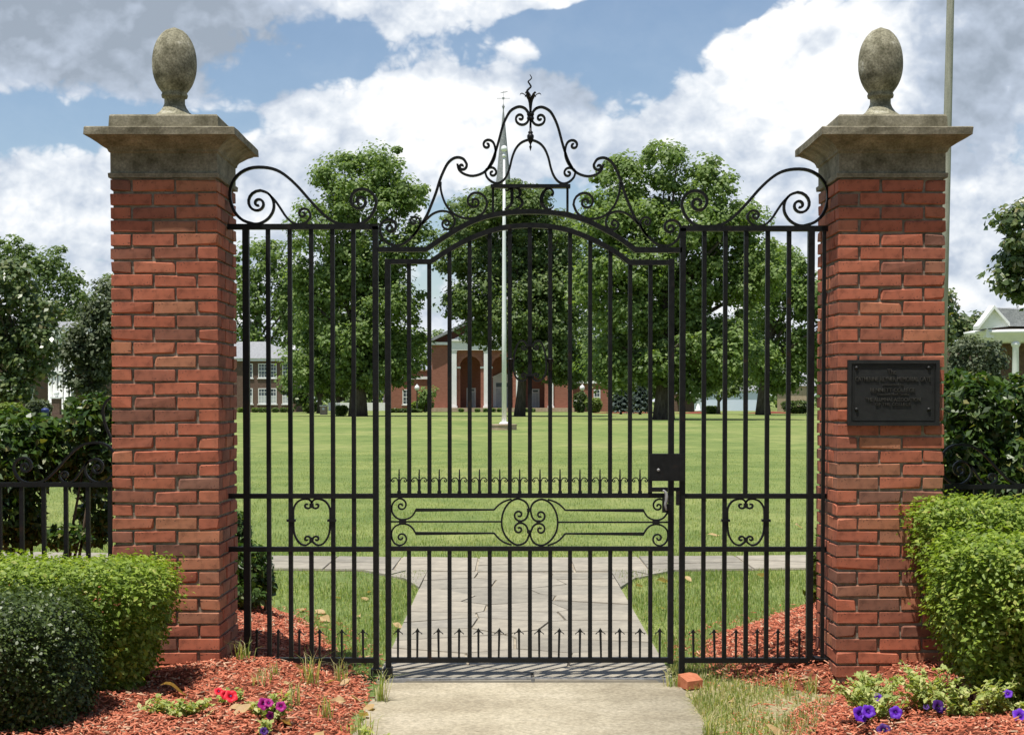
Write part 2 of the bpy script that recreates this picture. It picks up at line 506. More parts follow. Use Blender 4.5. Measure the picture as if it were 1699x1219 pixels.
class MB:
    def __init__(s):
        s.v, s.f, s.sm = [], [], []

    def add(s, vs, fs, smooth=False):
        o = len(s.v)
        s.v += [tuple(v) for v in vs]
        for f in fs:
            s.f.append(tuple(i + o for i in f))
            s.sm.append(smooth)
        return s

    def box(s, x0, x1, y0, y1, z0, z1):
        vs = [(x0, y0, z0), (x1, y0, z0), (x1, y1, z0), (x0, y1, z0), (x0, y0, z1), (x1, y0, z1), (x1, y1, z1), (x0, y1, z1)]
        return s.add(vs, [(0, 3, 2, 1), (4, 5, 6, 7), (0, 1, 5, 4), (1, 2, 6, 5), (2, 3, 7, 6), (3, 0, 4, 7)])

    def pbox(s, px0, px1, py0, py1, Y, d):
        """box whose front face (at depth Y) covers these pixels, d deep"""
        a, b = at(px0, py1, Y), at(px1, py0, Y)
        return s.box(a.x, b.x, Y, Y + d, a.z, b.z)

    def prism(s, poly, y0, y1):
        """extrude an (x,z) polygon from y0 to y1"""
        n = len(poly)
        vs = [(p[0], y0, p[1]) for p in poly] + [(p[0], y1, p[1]) for p in poly]
        fs = [tuple(range(n)), tuple(range(2 * n - 1, n - 1, -1))]
        fs += [(i, i + n, (i + 1) % n + n, (i + 1) % n) for i in range(n)]
        return s.add(vs, fs)

    def lathe(s, prof, c, n=24, smooth=True):
        vs, fs = [], []
        for r, z in prof:
            for k in range(n):
                a = 2 * math.pi * k / n
                vs.append((c[0] + r * math.cos(a), c[1] + r * math.sin(a), c[2] + z))
        for i in range(len(prof) - 1):
            for k in range(n):
                fs.append((i * n + k, i * n + (k + 1) % n, (i + 1) * n + (k + 1) % n, (i + 1) * n + k))
        fs.append(tuple(range(n - 1, -1, -1)))
        fs.append(tuple((len(prof) - 1) * n + k for k in range(n)))
        return s.add(vs, fs, smooth)

    def tube(s, pts, rad, n=8, smooth=True):
        pts = [Vector(p) for p in pts]
        if isinstance(rad, (int, float)):
            rad = [rad] * len(pts)
        vs, fs = [], []
        up = Vector((.31, .2, .93)).normalized()
        for i, p in enumerate(pts):
            t = (pts[min(i + 1, len(pts) - 1)] - pts[max(i - 1, 0)])
            t = t.normalized() if t.length > 1e-9 else Vector((0, 0, 1))
            u = t.cross(Vector((1, 0, 0)) if abs(t.x) < .8 else Vector((0, 1, 0))).normalized()
            w = t.cross(u)
            for k in range(n):
                a = 2 * math.pi * k / n
                vs.append(p + (u * math.cos(a) + w * math.sin(a)) * rad[i])
        for i in range(len(pts) - 1):
            for k in range(n):
                fs.append((i * n + k, i * n + (k + 1) % n, (i + 1) * n + (k + 1) % n, (i + 1) * n + k))
        fs.append(tuple(range(n - 1, -1, -1)))
        fs.append(tuple((len(pts) - 1) * n + k for k in range(n)))
        return s.add(vs, fs, smooth)

    def strip(s, pts, hw, hd, Y):
        """flat iron bar along a planar (x,z) polyline: hw half width in the plane, hd half depth"""
        n = len(pts)
        if isinstance(hw, (int, float)):
            hw = [hw] * n
        vs, fs = [], []
        for i, p in enumerate(pts):
            a, b = pts[max(i - 1, 0)], pts[min(i + 1, n - 1)]
            t = Vector((b[0] - a[0], b[1] - a[1]))
            t = t.normalized() if t.length > 1e-9 else Vector((1, 0))
            m = 1.0
            if 0 < i < n - 1:
                t1 = Vector((p[0] - a[0], p[1] - a[1]))
                if t1.length > 1e-9:
                    m = 1 / max(.5, t1.normalized().dot(t))
            nx, nz = -t[1] * hw[i] * m, t[0] * hw[i] * m
            for sx, sy in ((1, -1), (1, 1), (-1, 1), (-1, -1)):
                vs.append((p[0] + nx * sx, Y + hd * sy, p[1] + nz * sx))
        for i in range(n - 1):
            for k in range(4):
                fs.append((i * 4 + k, i * 4 + (k + 1) % 4, (i + 1) * 4 + (k + 1) % 4, (i + 1) * 4 + k))
        fs += [(3, 2, 1, 0), tuple((n - 1) * 4 + k for k in range(4))]
        return s.add(vs, fs)

    def build(s, name, mat, parent=None, label=None):
        o0 = ORIGIN[parent.name] if parent is not None else Vector((0, 0, 0))
        me = bpy.data.meshes.new(name)
        me.from_pydata([(v[0] - o0.x, v[1] - o0.y, v[2] - o0.z) for v in s.v], [], s.f)
        if any(s.sm):
            me.polygons.foreach_set('use_smooth', s.sm)
        me.validate()
        ob = link(name, me, mat, parent)
        if label:
            ob['label'] = label
        return ob


def catmull(pts, step=3):
    out = []
    n = len(pts)
    for i in range(n - 1):
        p0, p1, p2, p3 = pts[max(i - 1, 0)], pts[i], pts[i + 1], pts[min(i + 2, n - 1)]
        for k in range(step):
            t = k / step
            out.append(tuple(.5 * (2 * p1[j] + (p2[j] - p0[j]) * t + (2 * p0[j] - 5 * p1[j] + 4 * p2[j] - p3[j]) * t * t
                                   + (3 * p1[j] - p0[j] - 3 * p2[j] + p3[j]) * t ** 3) for j in range(len(p1))))
    out.append(tuple(pts[-1]))
    return out


def spiral(entry, sp):
    cx, cy, d, turns = sp
    dx, dy = entry[0] - cx, entry[1] - cy
    r0, a0 = math.hypot(dx, dy), math.atan2(dy, dx)
    n = int(turns * 18)
    k = math.log(6.5) / turns
    return [(cx + r0 * math.exp(-k * turns * i / n) * math.cos(a0 + d * 2 * math.pi * turns * i / n),
             cy + r0 * math.exp(-k * turns * i / n) * math.sin(a0 + d * 2 * math.pi * turns * i / n)) for i in range(1, n + 1)]


def curve(pts, start=None, end=None, smooth=True):
    c = catmull(pts) if smooth else list(pts)
    if end:
        c = c + spiral(pts[-1], end)
    if start:
        c = spiral(pts[0], start)[::-1] + c
    return c


def zoomed(ox, oy, s):
    return lambda pts: [(ox + x / s, oy + y / s) for x, y in pts]


GY = 8.17                       # plane of the iron work


def w2(px, py, Y=GY):
    p = at(px, py, Y)
    return (p.x, p.z)


def iron_strip(name, pxpts, hw, parent, hd=.011, Y=GY, mat=None, mirror=None, dy=0):
    pts = pxpts if mirror is None else [(2 * mirror - x, y + dy) for x, y in pxpts]
    return MB().strip([w2(x, y, Y) for x, y in pts], hw, hd, Y).build(name, mat or MAT['iron'], parent)


def vbar(name, px, py0, py1, w, parent, d=None, Y=GY):
    """upright square bar centred on px; kept plumb"""
    a, b = at(px, (py0 + py1) / 2, Y), 0
    z0, z1 = at(px, py1, Y).z, at(px, py0, Y).z
    h = w / 2
    dd = (d or w) / 2
    return MB().box(a.x - h, a.x + h, Y - dd, Y + dd, z0, z1).build(name, MAT['iron'], parent)


def hrail(name, px0, px1, py0, py1, parent, d=.03, Y=GY):
    a, b = at(px0, py1, Y), at(px1, py0, Y)
    return MB().box(a.x, b.x, Y - d / 2, Y + d / 2, a.z, b.z).build(name, MAT['iron'], parent)


# ------------------------------------------------------------------ foliage
def unit(v):
    return v / np.maximum(np.linalg.norm(v, axis=1, keepdims=True), 1e-9)


def leaf_cards(P, Nn, size, aspect=.55):
    """diamond leaf cards: P (n,3) centres, Nn normals, size (n,) lengths"""
    n = len(P)
    Nn = unit(Nn)
    t = unit(np.cross(Nn, unit(rng.normal(size=(n, 3)))))
    b = np.cross(Nn, t)
    L = size[:, None] * .5
    W = L * aspect
    bend = Nn * L * .25
    V = np.stack([P - t * L - bend, P + b * W, P + t * L - bend, P - b * W], axis=1).reshape(-1, 3)
    Fc = np.arange(4 * n).reshape(n, 4)
    return V, Fc


def cards_obj(name, V, Fc, mat, parent=None):
    o0 = ORIGIN[parent.name] if parent is not None else Vector((0, 0, 0))
    me = arr_mesh(name, V - np.array(o0)[None, :], Fc)
    return link(name, me, mat, parent)


def hedge(label, c, half, n, leaf, mat, cat='hedge', name='clipped_hedge', pn=3.4, lump=.08, group=None, base=.1, fill=.4, taper=.74):
    c, half = np.array(c), np.array(half)
    root = thing(name, (c[0], c[1], base), label, cat, group)
    d = rng.uniform(-1, 1, size=(n, 3))
    d /= (np.abs(d) ** pn).sum(1, keepdims=True) ** (1 / pn)
    ph = rng.uniform(0, 6.28, 6)
    stray = np.where(rng.uniform(0, 1, n) < .10, rng.uniform(1.0, 1.12, n), 1.0)
    lum = stray + lump * (np.sin(d[:, 0] * 5 + ph[0]) * np.sin(d[:, 2] * 4 + ph[1]) + .7 * np.sin(d[:, 0] * 11 + d[:, 1] * 9 + ph[2]) * np.sin(d[:, 2] * 9 + ph[3]))
    rad = (fill + (1 - fill) * rng.uniform(0, 1, n) ** .35) * lum * (1 + rng.normal(0, .025, n))
    zt = np.clip((d[:, 2] + 1) / 1.5, 0, 1)
    tap = taper + (1 - taper) * zt * zt * (3 - 2 * zt)
    p = d * rad[:, None] * half
    p[:, :2] *= tap[:, None]
    keep = (p[:, 2] > -half[2] * .62) | (rng.uniform(0, 1, n) < .45)
    for k in range(22):                                  # thin spots where twigs and shade show
        q = p[rng.integers(len(p))]
        keep &= (((p - q) ** 2).sum(1) > rng.uniform(.025, .06) ** 2 * (half.mean() / .45) ** 2) | (rng.uniform(0, 1, len(p)) < .3)
    p, d = p[keep], d[keep]
    nn = unit(d / half * half.mean()) * .7 + rng.normal(0, .42, size=p.shape) + np.array([0, 0, .75])
    sz = leaf * rng.uniform(.5, 1.5, len(p))
    V, Fc = leaf_cards(p + c, nn, sz, .6)
    cards_obj('foliage', V, Fc, mat, root)
    mb = MB()
    for k in range(9):
        a = rnd.uniform(0, 6.28)
        bx, by = c[0] + rnd.uniform(-.35, .35) * half[0], c[1] + rnd.uniform(-.3, .3) * half[1]
        ex, ey = c[0] + rnd.uniform(-.75, .75) * half[0], c[1] + rnd.uniform(-.7, .7) * half[1]
        mb.tube([(bx, by, base - .05), ((bx + ex) / 2 + .02, (by + ey) / 2, (base + c[2]) / 2), (ex, ey, c[2] + half[2] * .5)], [.012, .009, .004], 5)
    mb.build('stem', MAT['stem'], root)
    return root


def tree(label, px, py, Y, lobes, mat, leaf=.42, clump=1.3, per=70, dens=1.0, trunk_r=.5, name='broadleaf_tree', cat='tree',
         group=None, limbs=12, lean=0.0, depth=1.0, seed=0, trunk_to=None, flat=.62):
    """lobes: (px,py,rx,ry) outline ellipses of the crown as seen from the gate; given real depth here"""
    g = np.random.default_rng(seed + 11)
    r_ = random.Random(seed + 5)
    base = at(px, py, Y)
    base.z = 0.0
    root = thing(name, base, label, cat, group)
    k = Y / F
    cen, crad = [], []
    for lx, ly, rx, ry in lobes:
        c = at(lx, ly, Y)
        a, b = rx * k, ry * k
        dd = max(a, b) * .8 * depth
        oy = r_.uniform(-.35, .35) * dd
        n = max(4, int(dens * 6.5 * (a * b + a * dd + b * dd) / (clump * clump * 3)))
        u = unit(g.normal(size=(n, 3)))
        rr = g.uniform(.35, 1.0, n) ** .6
        P = np.array([c.x, Y + oy, c.z]) + u * rr[:, None] * np.array([max(a - clump * .5, a * .4), dd, max(b - clump * .4, b * .4)])
        out = g.uniform(0, 1, n) < .16                   # boughs that stick out of the outline
        P[out] = np.array([c.x, Y + oy, c.z]) + u[out] * g.uniform(.84, .97, (out.sum(), 1)) * np.array([a, dd, b])
        cen.append(P)
        crad.append(clump * np.where(out, g.uniform(.35, .75, n), g.uniform(.55, 1.6, n)))
    cen, crad = np.concatenate(cen), np.concatenate(crad)
    n = len(cen)
    cnt = per
    idx = np.repeat(np.arange(n), cnt)
    u = unit(g.normal(size=(len(idx), 3)))
    rr = g.uniform(0, 1, len(idx)) ** .33
    off = u * rr[:, None] * crad[idx][:, None]
    off[:, 2] *= flat
    P = cen[idx] + off
    P[:, 2] = np.maximum(P[:, 2], .25)
    nn = u * .85 + g.normal(0, .38, size=P.shape) + np.array([-.12, -.22, .75])
    V, Fc = leaf_cards(P, nn, leaf * g.uniform(.6, 1.35, len(P)), .68)
    cards_obj('crown', V, Fc, mat, root)
    zs = cen[:, 2]
    top = base.z + (zs.max() - base.z) * .82 if trunk_to is None else at(px, trunk_to, Y).z
    mean = cen.mean(0)
    tp = []
    for i in range(8):
        t = i / 7
        tp.append(Vector((base.x + lean * t * top * .2 + (mean[0] - base.x) * t * t * .6 + r_.uniform(-.08, .08) * trunk_r * (i > 0), Y + (mean[1] - Y) * t * t * .5, -.1 + t * top)))
    tr = [trunk_r * (1.22 if i == 0 else 1) * (1 - .85 * (i / 7)) for i in range(8)]
    mb = MB().tube(tp, tr, 10)
    pick = g.permutation(n)[:limbs]
    for j in pick:
        e = Vector(cen[j])
        t = min(.85, max(.22, (e.z * .55) / top))
        q = t * 7
        i0 = int(q)
        s = tp[i0].lerp(tp[min(7, i0 + 1)], q - i0)
        m = s.lerp(e, .5) + Vector((0, 0, (e - s).length * .06))
        r0 = trunk_r * (1 - .85 * t) * .55
        mb.tube([s, m, e], [r0, r0 * .6, r0 * .18], 6)
    mb.build('trunk', MAT['bark'], root)
    return root


# ------------------------------------------------------------------ the ground
lawn_me = arr_mesh('lawn', np.array([(-1500, -200, 0), (1500, -200, 0), (1500, 3000, 0), (-1500, 3000, 0)]), np.array([(0, 1, 2, 3)]))
lawn = tag(link('lawn', lawn_me, MAT['lawn']), kind='structure')

MAT['asphalt'] = mottled('asphalt', [(.3, (.038, .038, .038)), (.7, (.065, .064, .062))], 3, .9, .2, 90, .004, fine=60)
street = tag(link('street', arr_mesh('street', np.array([(-300, -9, .004), (300, -9, .004), (300, 3.2, .004), (-300, 3.2, .004)]), np.array([(0, 1, 2, 3)])), MAT['asphalt']), kind='structure')  # added out of view: dark road cuts light bounced onto the pillar fronts
kerb = tag(MB().box(-300, 300, 3.2, 3.36, -.05, .12).build('kerb', MAT['concrete']), kind='structure')

PX0, PX1 = -.655, .86            # the walk's edges


def lerp_tab(tab, y):
    ys = [t[0] for t in tab]
    return np.interp(y, ys, [t[1] for t in tab])


LEFT_EDGE = [(4.0, -.66), (7.0, -.655), (7.9, -.655), (8.2, -.72), (8.7, -.88), (9.3, -1.0), (10.0, -1.18), (10.6, -1.38), (11.2, -1.75), (11.6, -2.4), (12, -9)]
RIGHT_EDGE = [(4.0, 1.0), (6.6, 1.02), (7.0, 1.12), (7.4, 1.28), (7.8, 1.52), (8.05, 1.2), (8.3, 1.0), (9.0, 1.0), (9.6, 1.14), (10.1, 1.38), (10.7, 1.74), (11.2, 2.08), (11.6, 2.8), (12, 9)]


def bed_h(x, y, side):
    tab = LEFT_EDGE if side < 0 else RIGHT_EDGE
    e = lerp_tab(tab, y)
    d = (e - x) if side < 0 else (x - e)
    d = np.minimum(d, (11.95 - y) * .9)
    t = np.clip(d / .62, 0, 1)
    h = .135 * t * t * (3 - 2 * t)
    h = h + (.012 * np.sin(x * 7.3 + y * 3.1) + .010 * np.sin(y * 9.7 - x * 5.2)) * t
    return np.where(d > 0, h, d * .25)


def make_bed(side, name):
    xs = np.linspace(-6.5, -.55, 100) if side < 0 else np.linspace(.85, 6.5, 100)
    ys = np.linspace(4.2, 12.2, 120)
    X, Y = np.meshgrid(xs, ys)
    Z = np.clip(bed_h(X, Y, side), -.06, 1) - .004
    V = np.stack([X, Y, Z], -1).reshape(-1, 3)
    nx, ny = len(xs), len(ys)
    i = np.arange(ny - 1)[:, None] * nx + np.arange(nx - 1)[None, :]
    Fc = np.stack([i, i + 1, i + nx + 1, i + nx], -1).reshape(-1, 4)
    me = arr_mesh(name, V, Fc)
    me.polygons.foreach_set('use_smooth', [True] * len(me.polygons))
    return tag(link(name, me, MAT['soil']), kind='structure')


bed_l = make_bed(-1, 'mulch_bed')
bed_r = make_bed(1, 'mulch_bed')


def chips(side, n, name):
    x = rng.uniform(-3.6, -.6, n) if side < 0 else rng.uniform(.9, 3.9, n)
    y = 5.6 + 6.4 * rng.uniform(0, 1, n) ** 1.25
    h = bed_h(x, y, side)
    ok = (h > .002) | (rng.uniform(0, 1, n) < .12) & (h > -.05)
    ok &= ~((x > PX0 - .02) & (x < PX1 + .02))
    x, y, h = x[ok], y[ok], np.maximum(h[ok], 0.0)
    n = len(x)
    L = .005 + .020 * rng.uniform(0, 1, n) ** 1.8
    W = rng.uniform(.0018, .0048, n)
    T = rng.uniform(.001, .003, n)
    a = rng.uniform(0, np.pi, n)
    pit = rng.normal(0, .28, n)
    t = np.stack([np.cos(a) * np.cos(pit), np.sin(a) * np.cos(pit), np.sin(pit)], 1)
    b = np.stack([-np.sin(a), np.cos(a), rng.normal(0, .35, n)], 1)
    b = unit(b)
    nn = np.cross(t, b)
    P = np.stack([x, y, h + rng.uniform(.002, .016, n)], 1)
    cs = []
    for s1, s2, s3 in ((-1, -1, -1), (1, -.5, -1), (1, .5, -1), (-1, 1, -1), (-1, -1, 1), (1, -.5, 1), (1, .5, 1), (-1, 1, 1)):
        cs.append(P + t * (L * s1)[:, None] + b * (W * s2)[:, None] + nn * (T * s3)[:, None])
    V = np.stack(cs, 1).reshape(-1, 3)
    f = np.array([(4, 5, 6, 7), (0, 1, 5, 4), (1, 2, 6, 5), (2, 3, 7, 6), (3, 0, 4, 7)])
    Fc = (np.arange(n)[:, None, None] * 8 + f[None]).reshape(-1, 4)
    o = cards_obj(name, V, Fc, MAT['chips'])
    return tag(o, 'red wood chip mulch covering the ' + ('left' if side < 0 else 'right') + ' bed', 'mulch', kind='stuff')


chips(-1, 56000, 'mulch_chips')
chips(1, 56000, 'mulch_chips')

# worn ground between the walk and the right bed
V, Fc = [], []
ys = np.linspace(4.2, 8.7, 30)
for y in ys:
    V += [(PX1 - .05, y, .003), (float(lerp_tab(RIGHT_EDGE, y)) + .12 + .05 * math.sin(y * 7), y, .004)]
for i in range(29):
    Fc.append((2 * i, 2 * i + 1, 2 * i + 3, 2 * i + 2))
MAT['worn'] = mottled('worn_ground', [(.3, (.20, .20, .085)), (.5, (.32, .28, .16)), (.7, (.44, .36, .23))], 14, .95, .05, 60, .01, fine=70)
tag(link('worn_ground', arr_mesh('worn_ground', np.array(V), np.array(Fc)), MAT['worn']), kind='structure')

# front walk: a concrete slab with worn edges
V, Fc = [], []
ys = np.linspace(3.5, 8.10, 60)
lo = PX0 - .02 + .012 * np.sin(ys * 9) + rng.normal(0, .006, 60)
hi = PX1 + .012 * np.sin(ys * 7 + 1) + rng.normal(0, .006, 60)
for i, y in enumerate(ys):
    V += [(lo[i] - .01, y, -.05), (lo[i], y, .012), (hi[i], y, .012), (hi[i] + .01, y, -.05)]
for i in range(59):
    for k in range(3):
        Fc.append((i * 4 + k, i * 4 + k + 1, i * 4 + 5 + k, i * 4 + 4 + k))
Vn = np.array(V)
walk = tag(link('concrete_walk', arr_mesh('concrete_walk', Vn, np.array(Fc)), MAT['concrete']), kind='structure')


# flagstone path beyond the gate
def clip_half(poly, nx, ny, c):
    out = []
    for i in range(len(poly)):
        a, b = poly[i], poly[(i + 1) % len(poly)]
        da, db = nx * a[0] + ny * a[1] - c, nx * b[0] + ny * b[1] - c
        if da <= 0:
            out.append(a)
        if da * db < 0:
            t = da / (da - db)
            out.append((a[0] + (b[0] - a[0]) * t, a[1] + (b[1] - a[1]) * t))
    return out


def voronoi(region, pts, gap):
    cells = []
    for i, p in enumerate(pts):
        poly = list(region)
        for j, q in enumerate(pts):
            if i == j:
                continue
            dx, dy = q[0] - p[0], q[1] - p[1]
            d = math.hypot(dx, dy)
            if d > 2.2:
                continue
            nx, ny = dx / d, dy / d
            c = nx * (p[0] + q[0]) / 2 + ny * (p[1] + q[1]) / 2 - gap / 2
            poly = clip_half(poly, nx, ny, c)
            if len(poly) < 3:
                break
        if len(poly) >= 3:
            cells.append(poly)
    return cells


def near_edge(x):
    return 13.35 + .10 * (abs(x - .1) / 1.0) ** 1.15


def far_edge(x):
    return 14.55 + .085 * (abs(x - .1)) ** 1.2


path = tag(link('stone_path', None or bpy.data.meshes.new('stone_path'), MAT['joint']), kind='structure')


def fill_path():
    V = [(-.70, 8.10, .004), (.84, 8.10, .004), (.84, 13.5, .004), (-.72, 13.5, .004)]
    Fc = [(0, 1, 2, 3)]
    xs = np.linspace(-8, 8, 33)
    o = len(V)
    for x in xs:
        V += [(x, near_edge(x), .0045 + .0005), (x, far_edge(x), .0045 + .0005)]
    for i in range(32):
        Fc.append((o + 2 * i, o + 2 * i + 2, o + 2 * i + 3, o + 2 * i + 1))
    path.data.from_pydata(V, [], Fc)

    def stone(poly):
        n = len(poly)
        cx, cy = sum(p[0] for p in poly) / n, sum(p[1] for p in poly) / n
        dz = rnd.uniform(-.0025, .0025)
        tx, ty = rnd.uniform(-.006, .006), rnd.uniform(-.006, .006)
        vs = []
        for p in poly:
            vs.append((p[0] - cx, p[1] - cy, -.012))
        for p in poly:
            vs.append(((p[0] - cx) * .985, (p[1] - cy) * .985, .012 + dz + tx * (p[0] - cx) + ty * (p[1] - cy)))
        fs = [tuple(range(n, 2 * n))] + [(i, (i + 1) % n, n + (i + 1) % n, n + i) for i in range(n)]
        me = bpy.data.meshes.new('stone')
        me.from_pydata(vs, [], fs)
        so = link('stone', me, MAT['flag'], path)
        so.location = (cx, cy, .006)
    pts = []
    y = 8.2
    while y < 13.4:
        st = rnd.uniform(.36, .58)
        nn = rnd.choice((2, 3, 3))
        for k in range(nn):
            pts.append((-.70 + 1.54 * (k + .5) / nn + rnd.uniform(-.17, .17), y + st / 2 + rnd.uniform(-.12, .12)))
        y += st
    for c in voronoi([(-.70, 8.12), (.835, 8.12), (.835, 13.30), (-.715, 13.30)], pts, .009):
        stone(c)
    for sgn, xe in ((-1, -.715), (1, .835)):              # flared corners at the junction
        tri = [(xe, 12.2), (xe + sgn * .16, 12.85), (xe + sgn * .55, near_edge(xe + sgn * .55) - .012), (xe, near_edge(xe) - .012)]
        tri = tri if sgn > 0 else tri[::-1]
        for c in voronoi(tri, [(xe + sgn * .08, 12.7), (xe + sgn * .12, 13.15), (xe + sgn * .4, 13.25)], .014):
            stone(c)
    edges = [-5.6, -4.9]
    while edges[-1] < 5.8:
        edges.append(edges[-1] + rnd.uniform(.55, .95))
    for a, b in zip(edges, edges[1:]):
        reg = [(a + .006, near_edge(a) + .005), (b - .006, near_edge(b) + .005), (b - .006, far_edge(b) - .01), (a + .006, far_edge(a) - .01)]
        m = (a + b) / 2
        pp = [(m + rnd.uniform(-.15, .15), near_edge(m) + .3 + rnd.uniform(-.1, .1)), (m + rnd.uniform(-.15, .15), far_edge(m) - .3 + rnd.uniform(-.1, .1))]
        for c in voronoi(reg, pp, .016):
            stone(c)


fill_path()


# ------------------------------------------------------------------ gate pillars
def brick_mesh(seed, L=.203, D=.098, H=.0545):
    r = random.Random(seed)
    vs, fid = [], {}
    for sx in (-1, 1):
        for sy in (-1, 1):
            for sz in (-1, 1):
                c = r.uniform(.0012, .0032)
                if r.random() < .14:
                    c = r.uniform(.006, .012)
                j = lambda: r.uniform(-.0014, .0014)
                X, Y, Z = sx * L / 2, sy * D / 2, sz * H / 2
                cx = c * r.uniform(.7, 1.5)
                for k, p in enumerate(((X, Y - sy * c, Z - sz * c), (X - sx * cx, Y, Z - sz * c), (X - sx * cx, Y - sy * c, Z))):
                    fid[(sx, sy, sz, k)] = len(vs)
                    vs.append((p[0] + j(), p[1] + j(), p[2] + j()))
    q = fid
    fs = []
    for s in (-1, 1):
        for k, ax in ((0, 0), (1, 1), (2, 2)):
            cyc = [(-1, -1), (1, -1), (1, 1), (-1, 1)]
            f = []
            for a, b in cyc:
                t = [0, 0, 0]
                t[ax] = s
                o = [i for i in range(3) if i != ax]
                t[o[0]], t[o[1]] = a, b
                f.append(q[(*t, k)])
            fs.append(f)
    for a in (-1, 1):
        for b in (-1, 1):
            fs.append([q[(a, b, -1, 0)], q[(a, b, 1, 0)], q[(a, b, 1, 1)], q[(a, b, -1, 1)]])
            fs.append([q[(a, -1, b, 0)], q[(a, 1, b, 0)], q[(a, 1, b, 2)], q[(a, -1, b, 2)]])
            fs.append([q[(-1, a, b, 1)], q[(1, a, b, 1)], q[(1, a, b, 2)], q[(-1, a, b, 2)]])
    for a in (-1, 1):
        for b in (-1, 1):
            for c in (-1, 1):
                fs.append([q[(a, b, c, 0)], q[(a, b, c, 1)], q[(a, b, c, 2)]])
    me = bpy.data.meshes.new('brick')
    me.from_pydata(vs, [], fs)
    import bmesh
    bm = bmesh.new()
    bm.from_mesh(me)
    bmesh.ops.recalc_face_normals(bm, faces=bm.faces)
    bm.to_mesh(me)
    bm.free()
    me.materials.append(MAT['brick'])
    return me


BRICKS = [brick_mesh(i) for i in range(26)]
PH = .265                       # half width of a pillar
PY = 8.165                      # its centre
COURSE = .0670
CAP0 = at(300, 295, 7.9).z


def pillar(xc, label, mirror, damaged=()):
    root = thing('brick_gate_pillar', (xc, PY, 0), label, 'gate pillar', 'brick pillars flanking the gate')
    MB().box(xc - PH + .012, xc + PH - .012, PY - PH + .012, PY + PH - .012, -.05, CAP0 - .001).build('mortar_core', MAT['mortar'], root)
    Lb, Db, j = .203, .098, .013
    for c in range(37):
        z = CAP0 - .004 - COURSE * (c + .5)
        flip = (c % 2 == 0) ^ mirror
        for f in range(4):
            for k in range(2):
                u = -PH + Lb / 2 + k * (Lb + j)
                if flip:
                    u = -u
                v = -PH + Db / 2
                rot = f * math.pi / 2
                u2, v2 = u + rnd.uniform(-.0025, .0025), v + rnd.uniform(-.0015, .0012)
                if rnd.random() < .05:
                    v2 += .004
                x = u2 * math.cos(rot) - v2 * math.sin(rot)
                y = u2 * math.sin(rot) + v2 * math.cos(rot)
                ob = bpy.data.objects.new('brick', rnd.choice(BRICKS))
                COL.objects.link(ob)
                ob.parent = root
                ob.location = (x, y, z + rnd.uniform(-.002, .002))
                ob.rotation_euler = (0, rnd.uniform(-.012, .012) + (math.pi if rnd.random() < .5 else 0), rot + rnd.uniform(-.008, .008) )
    # moulded cap stone
    z0 = CAP0
    prof = [(z0, .25), (z0, .273), (z0 + .022, .275), (z0 + .026, .264), (z0 + .122, .263), (z0 + .127, .272), (z0 + .138, .274), (z0 + .150, .283),
            (z0 + .166, .300), (z0 + .180, .322), (z0 + .190, .343), (z0 + .196, .350), (z0 + .197, .368), (z0 + .232, .369), (z0 + .236, .365), (z0 + .2365, .20)]
    vs, fs = [], []
    for z, h in prof:
        n = 6
        ring = []
        for s, (ax, ay, bx, by) in enumerate(((-1, -1, 1, -1), (1, -1, 1, 1), (1, 1, -1, 1), (-1, 1, -1, -1))):
            for i in range(n):
                t = i / n
                e = rnd.uniform(-.0018, .0018) if z > z0 + .05 else 0
                ring.append((xc + (ax + (bx - ax) * t) * (h + e), PY + (ay + (by - ay) * t) * (h + e), z + rnd.uniform(-.001, .001)))
        vs += ring
    m = 24
    for i in range(len(prof) - 1):
        for k in range(m):
            fs.append((i * m + k, i * m + (k + 1) % m, (i + 1) * m + (k + 1) % m, (i + 1) * m + k))
    MB().add(vs, fs).build('cap_stone', MAT['cast_stone'], root)
    b = MB()
    zb = z0 + .236
    b.add([(xc + sx * h, PY + sy * h, z) for z, h in ((zb, .272), (zb + .068, .268), (zb + .076, .262)) for sx, sy in ((-1, -1), (1, -1), (1, 1), (-1, 1))],
          [(0, 1, 5, 4), (1, 2, 6, 5), (2, 3, 7, 6), (3, 0, 4, 7), (4, 5, 9, 8), (5, 6, 10, 9), (6, 7, 11, 10), (7, 4, 8, 11), (8, 9, 10, 11)])
    b.build('plinth_block', MAT['cast_stone'], root)
    zf = zb + .070
    zt = at(287, 46, PY).z
    e0 = at(287, 153, PY).z
    prof = [(.165, zf), (.14, zf + .022), (.098, zf + .045), (.076, zf + .062), (.060, zf + .085), (.052, zf + .105), (.052, e0 - .034), (.064, e0 - .030), (.067, e0 - .018), (.062, e0 - .006), (.066, e0)]
    H = zt - e0
    for i in range(1, 19):
        t = i / 18
        # egg: fullest a third of the way up
        r = .1125 * (math.sqrt(1 - ((.42 - t) / .515) ** 2) if t < .42 else (1 - min(1, (t - .42) / .58) ** 2.25) ** .56)
        prof.append((max(r, .004), e0 + H * t))
    MB().lathe(prof, (xc, PY, 0), 36).build('egg_finial', MAT['lichen'], root)
    return root


XL = (at(185, 600, 7.9).x + at(362, 600, 7.9).x) / 2
XR = (at(1390, 600, 7.9).x + at(1567, 600, 7.9).x) / 2
pil_l = pillar(XL, 'brick gate pillar with stone egg finial left of the gate, no plaque', False)
pil_r = pillar(XR, 'brick gate pillar with stone egg finial bearing the dark bronze plaque', True)


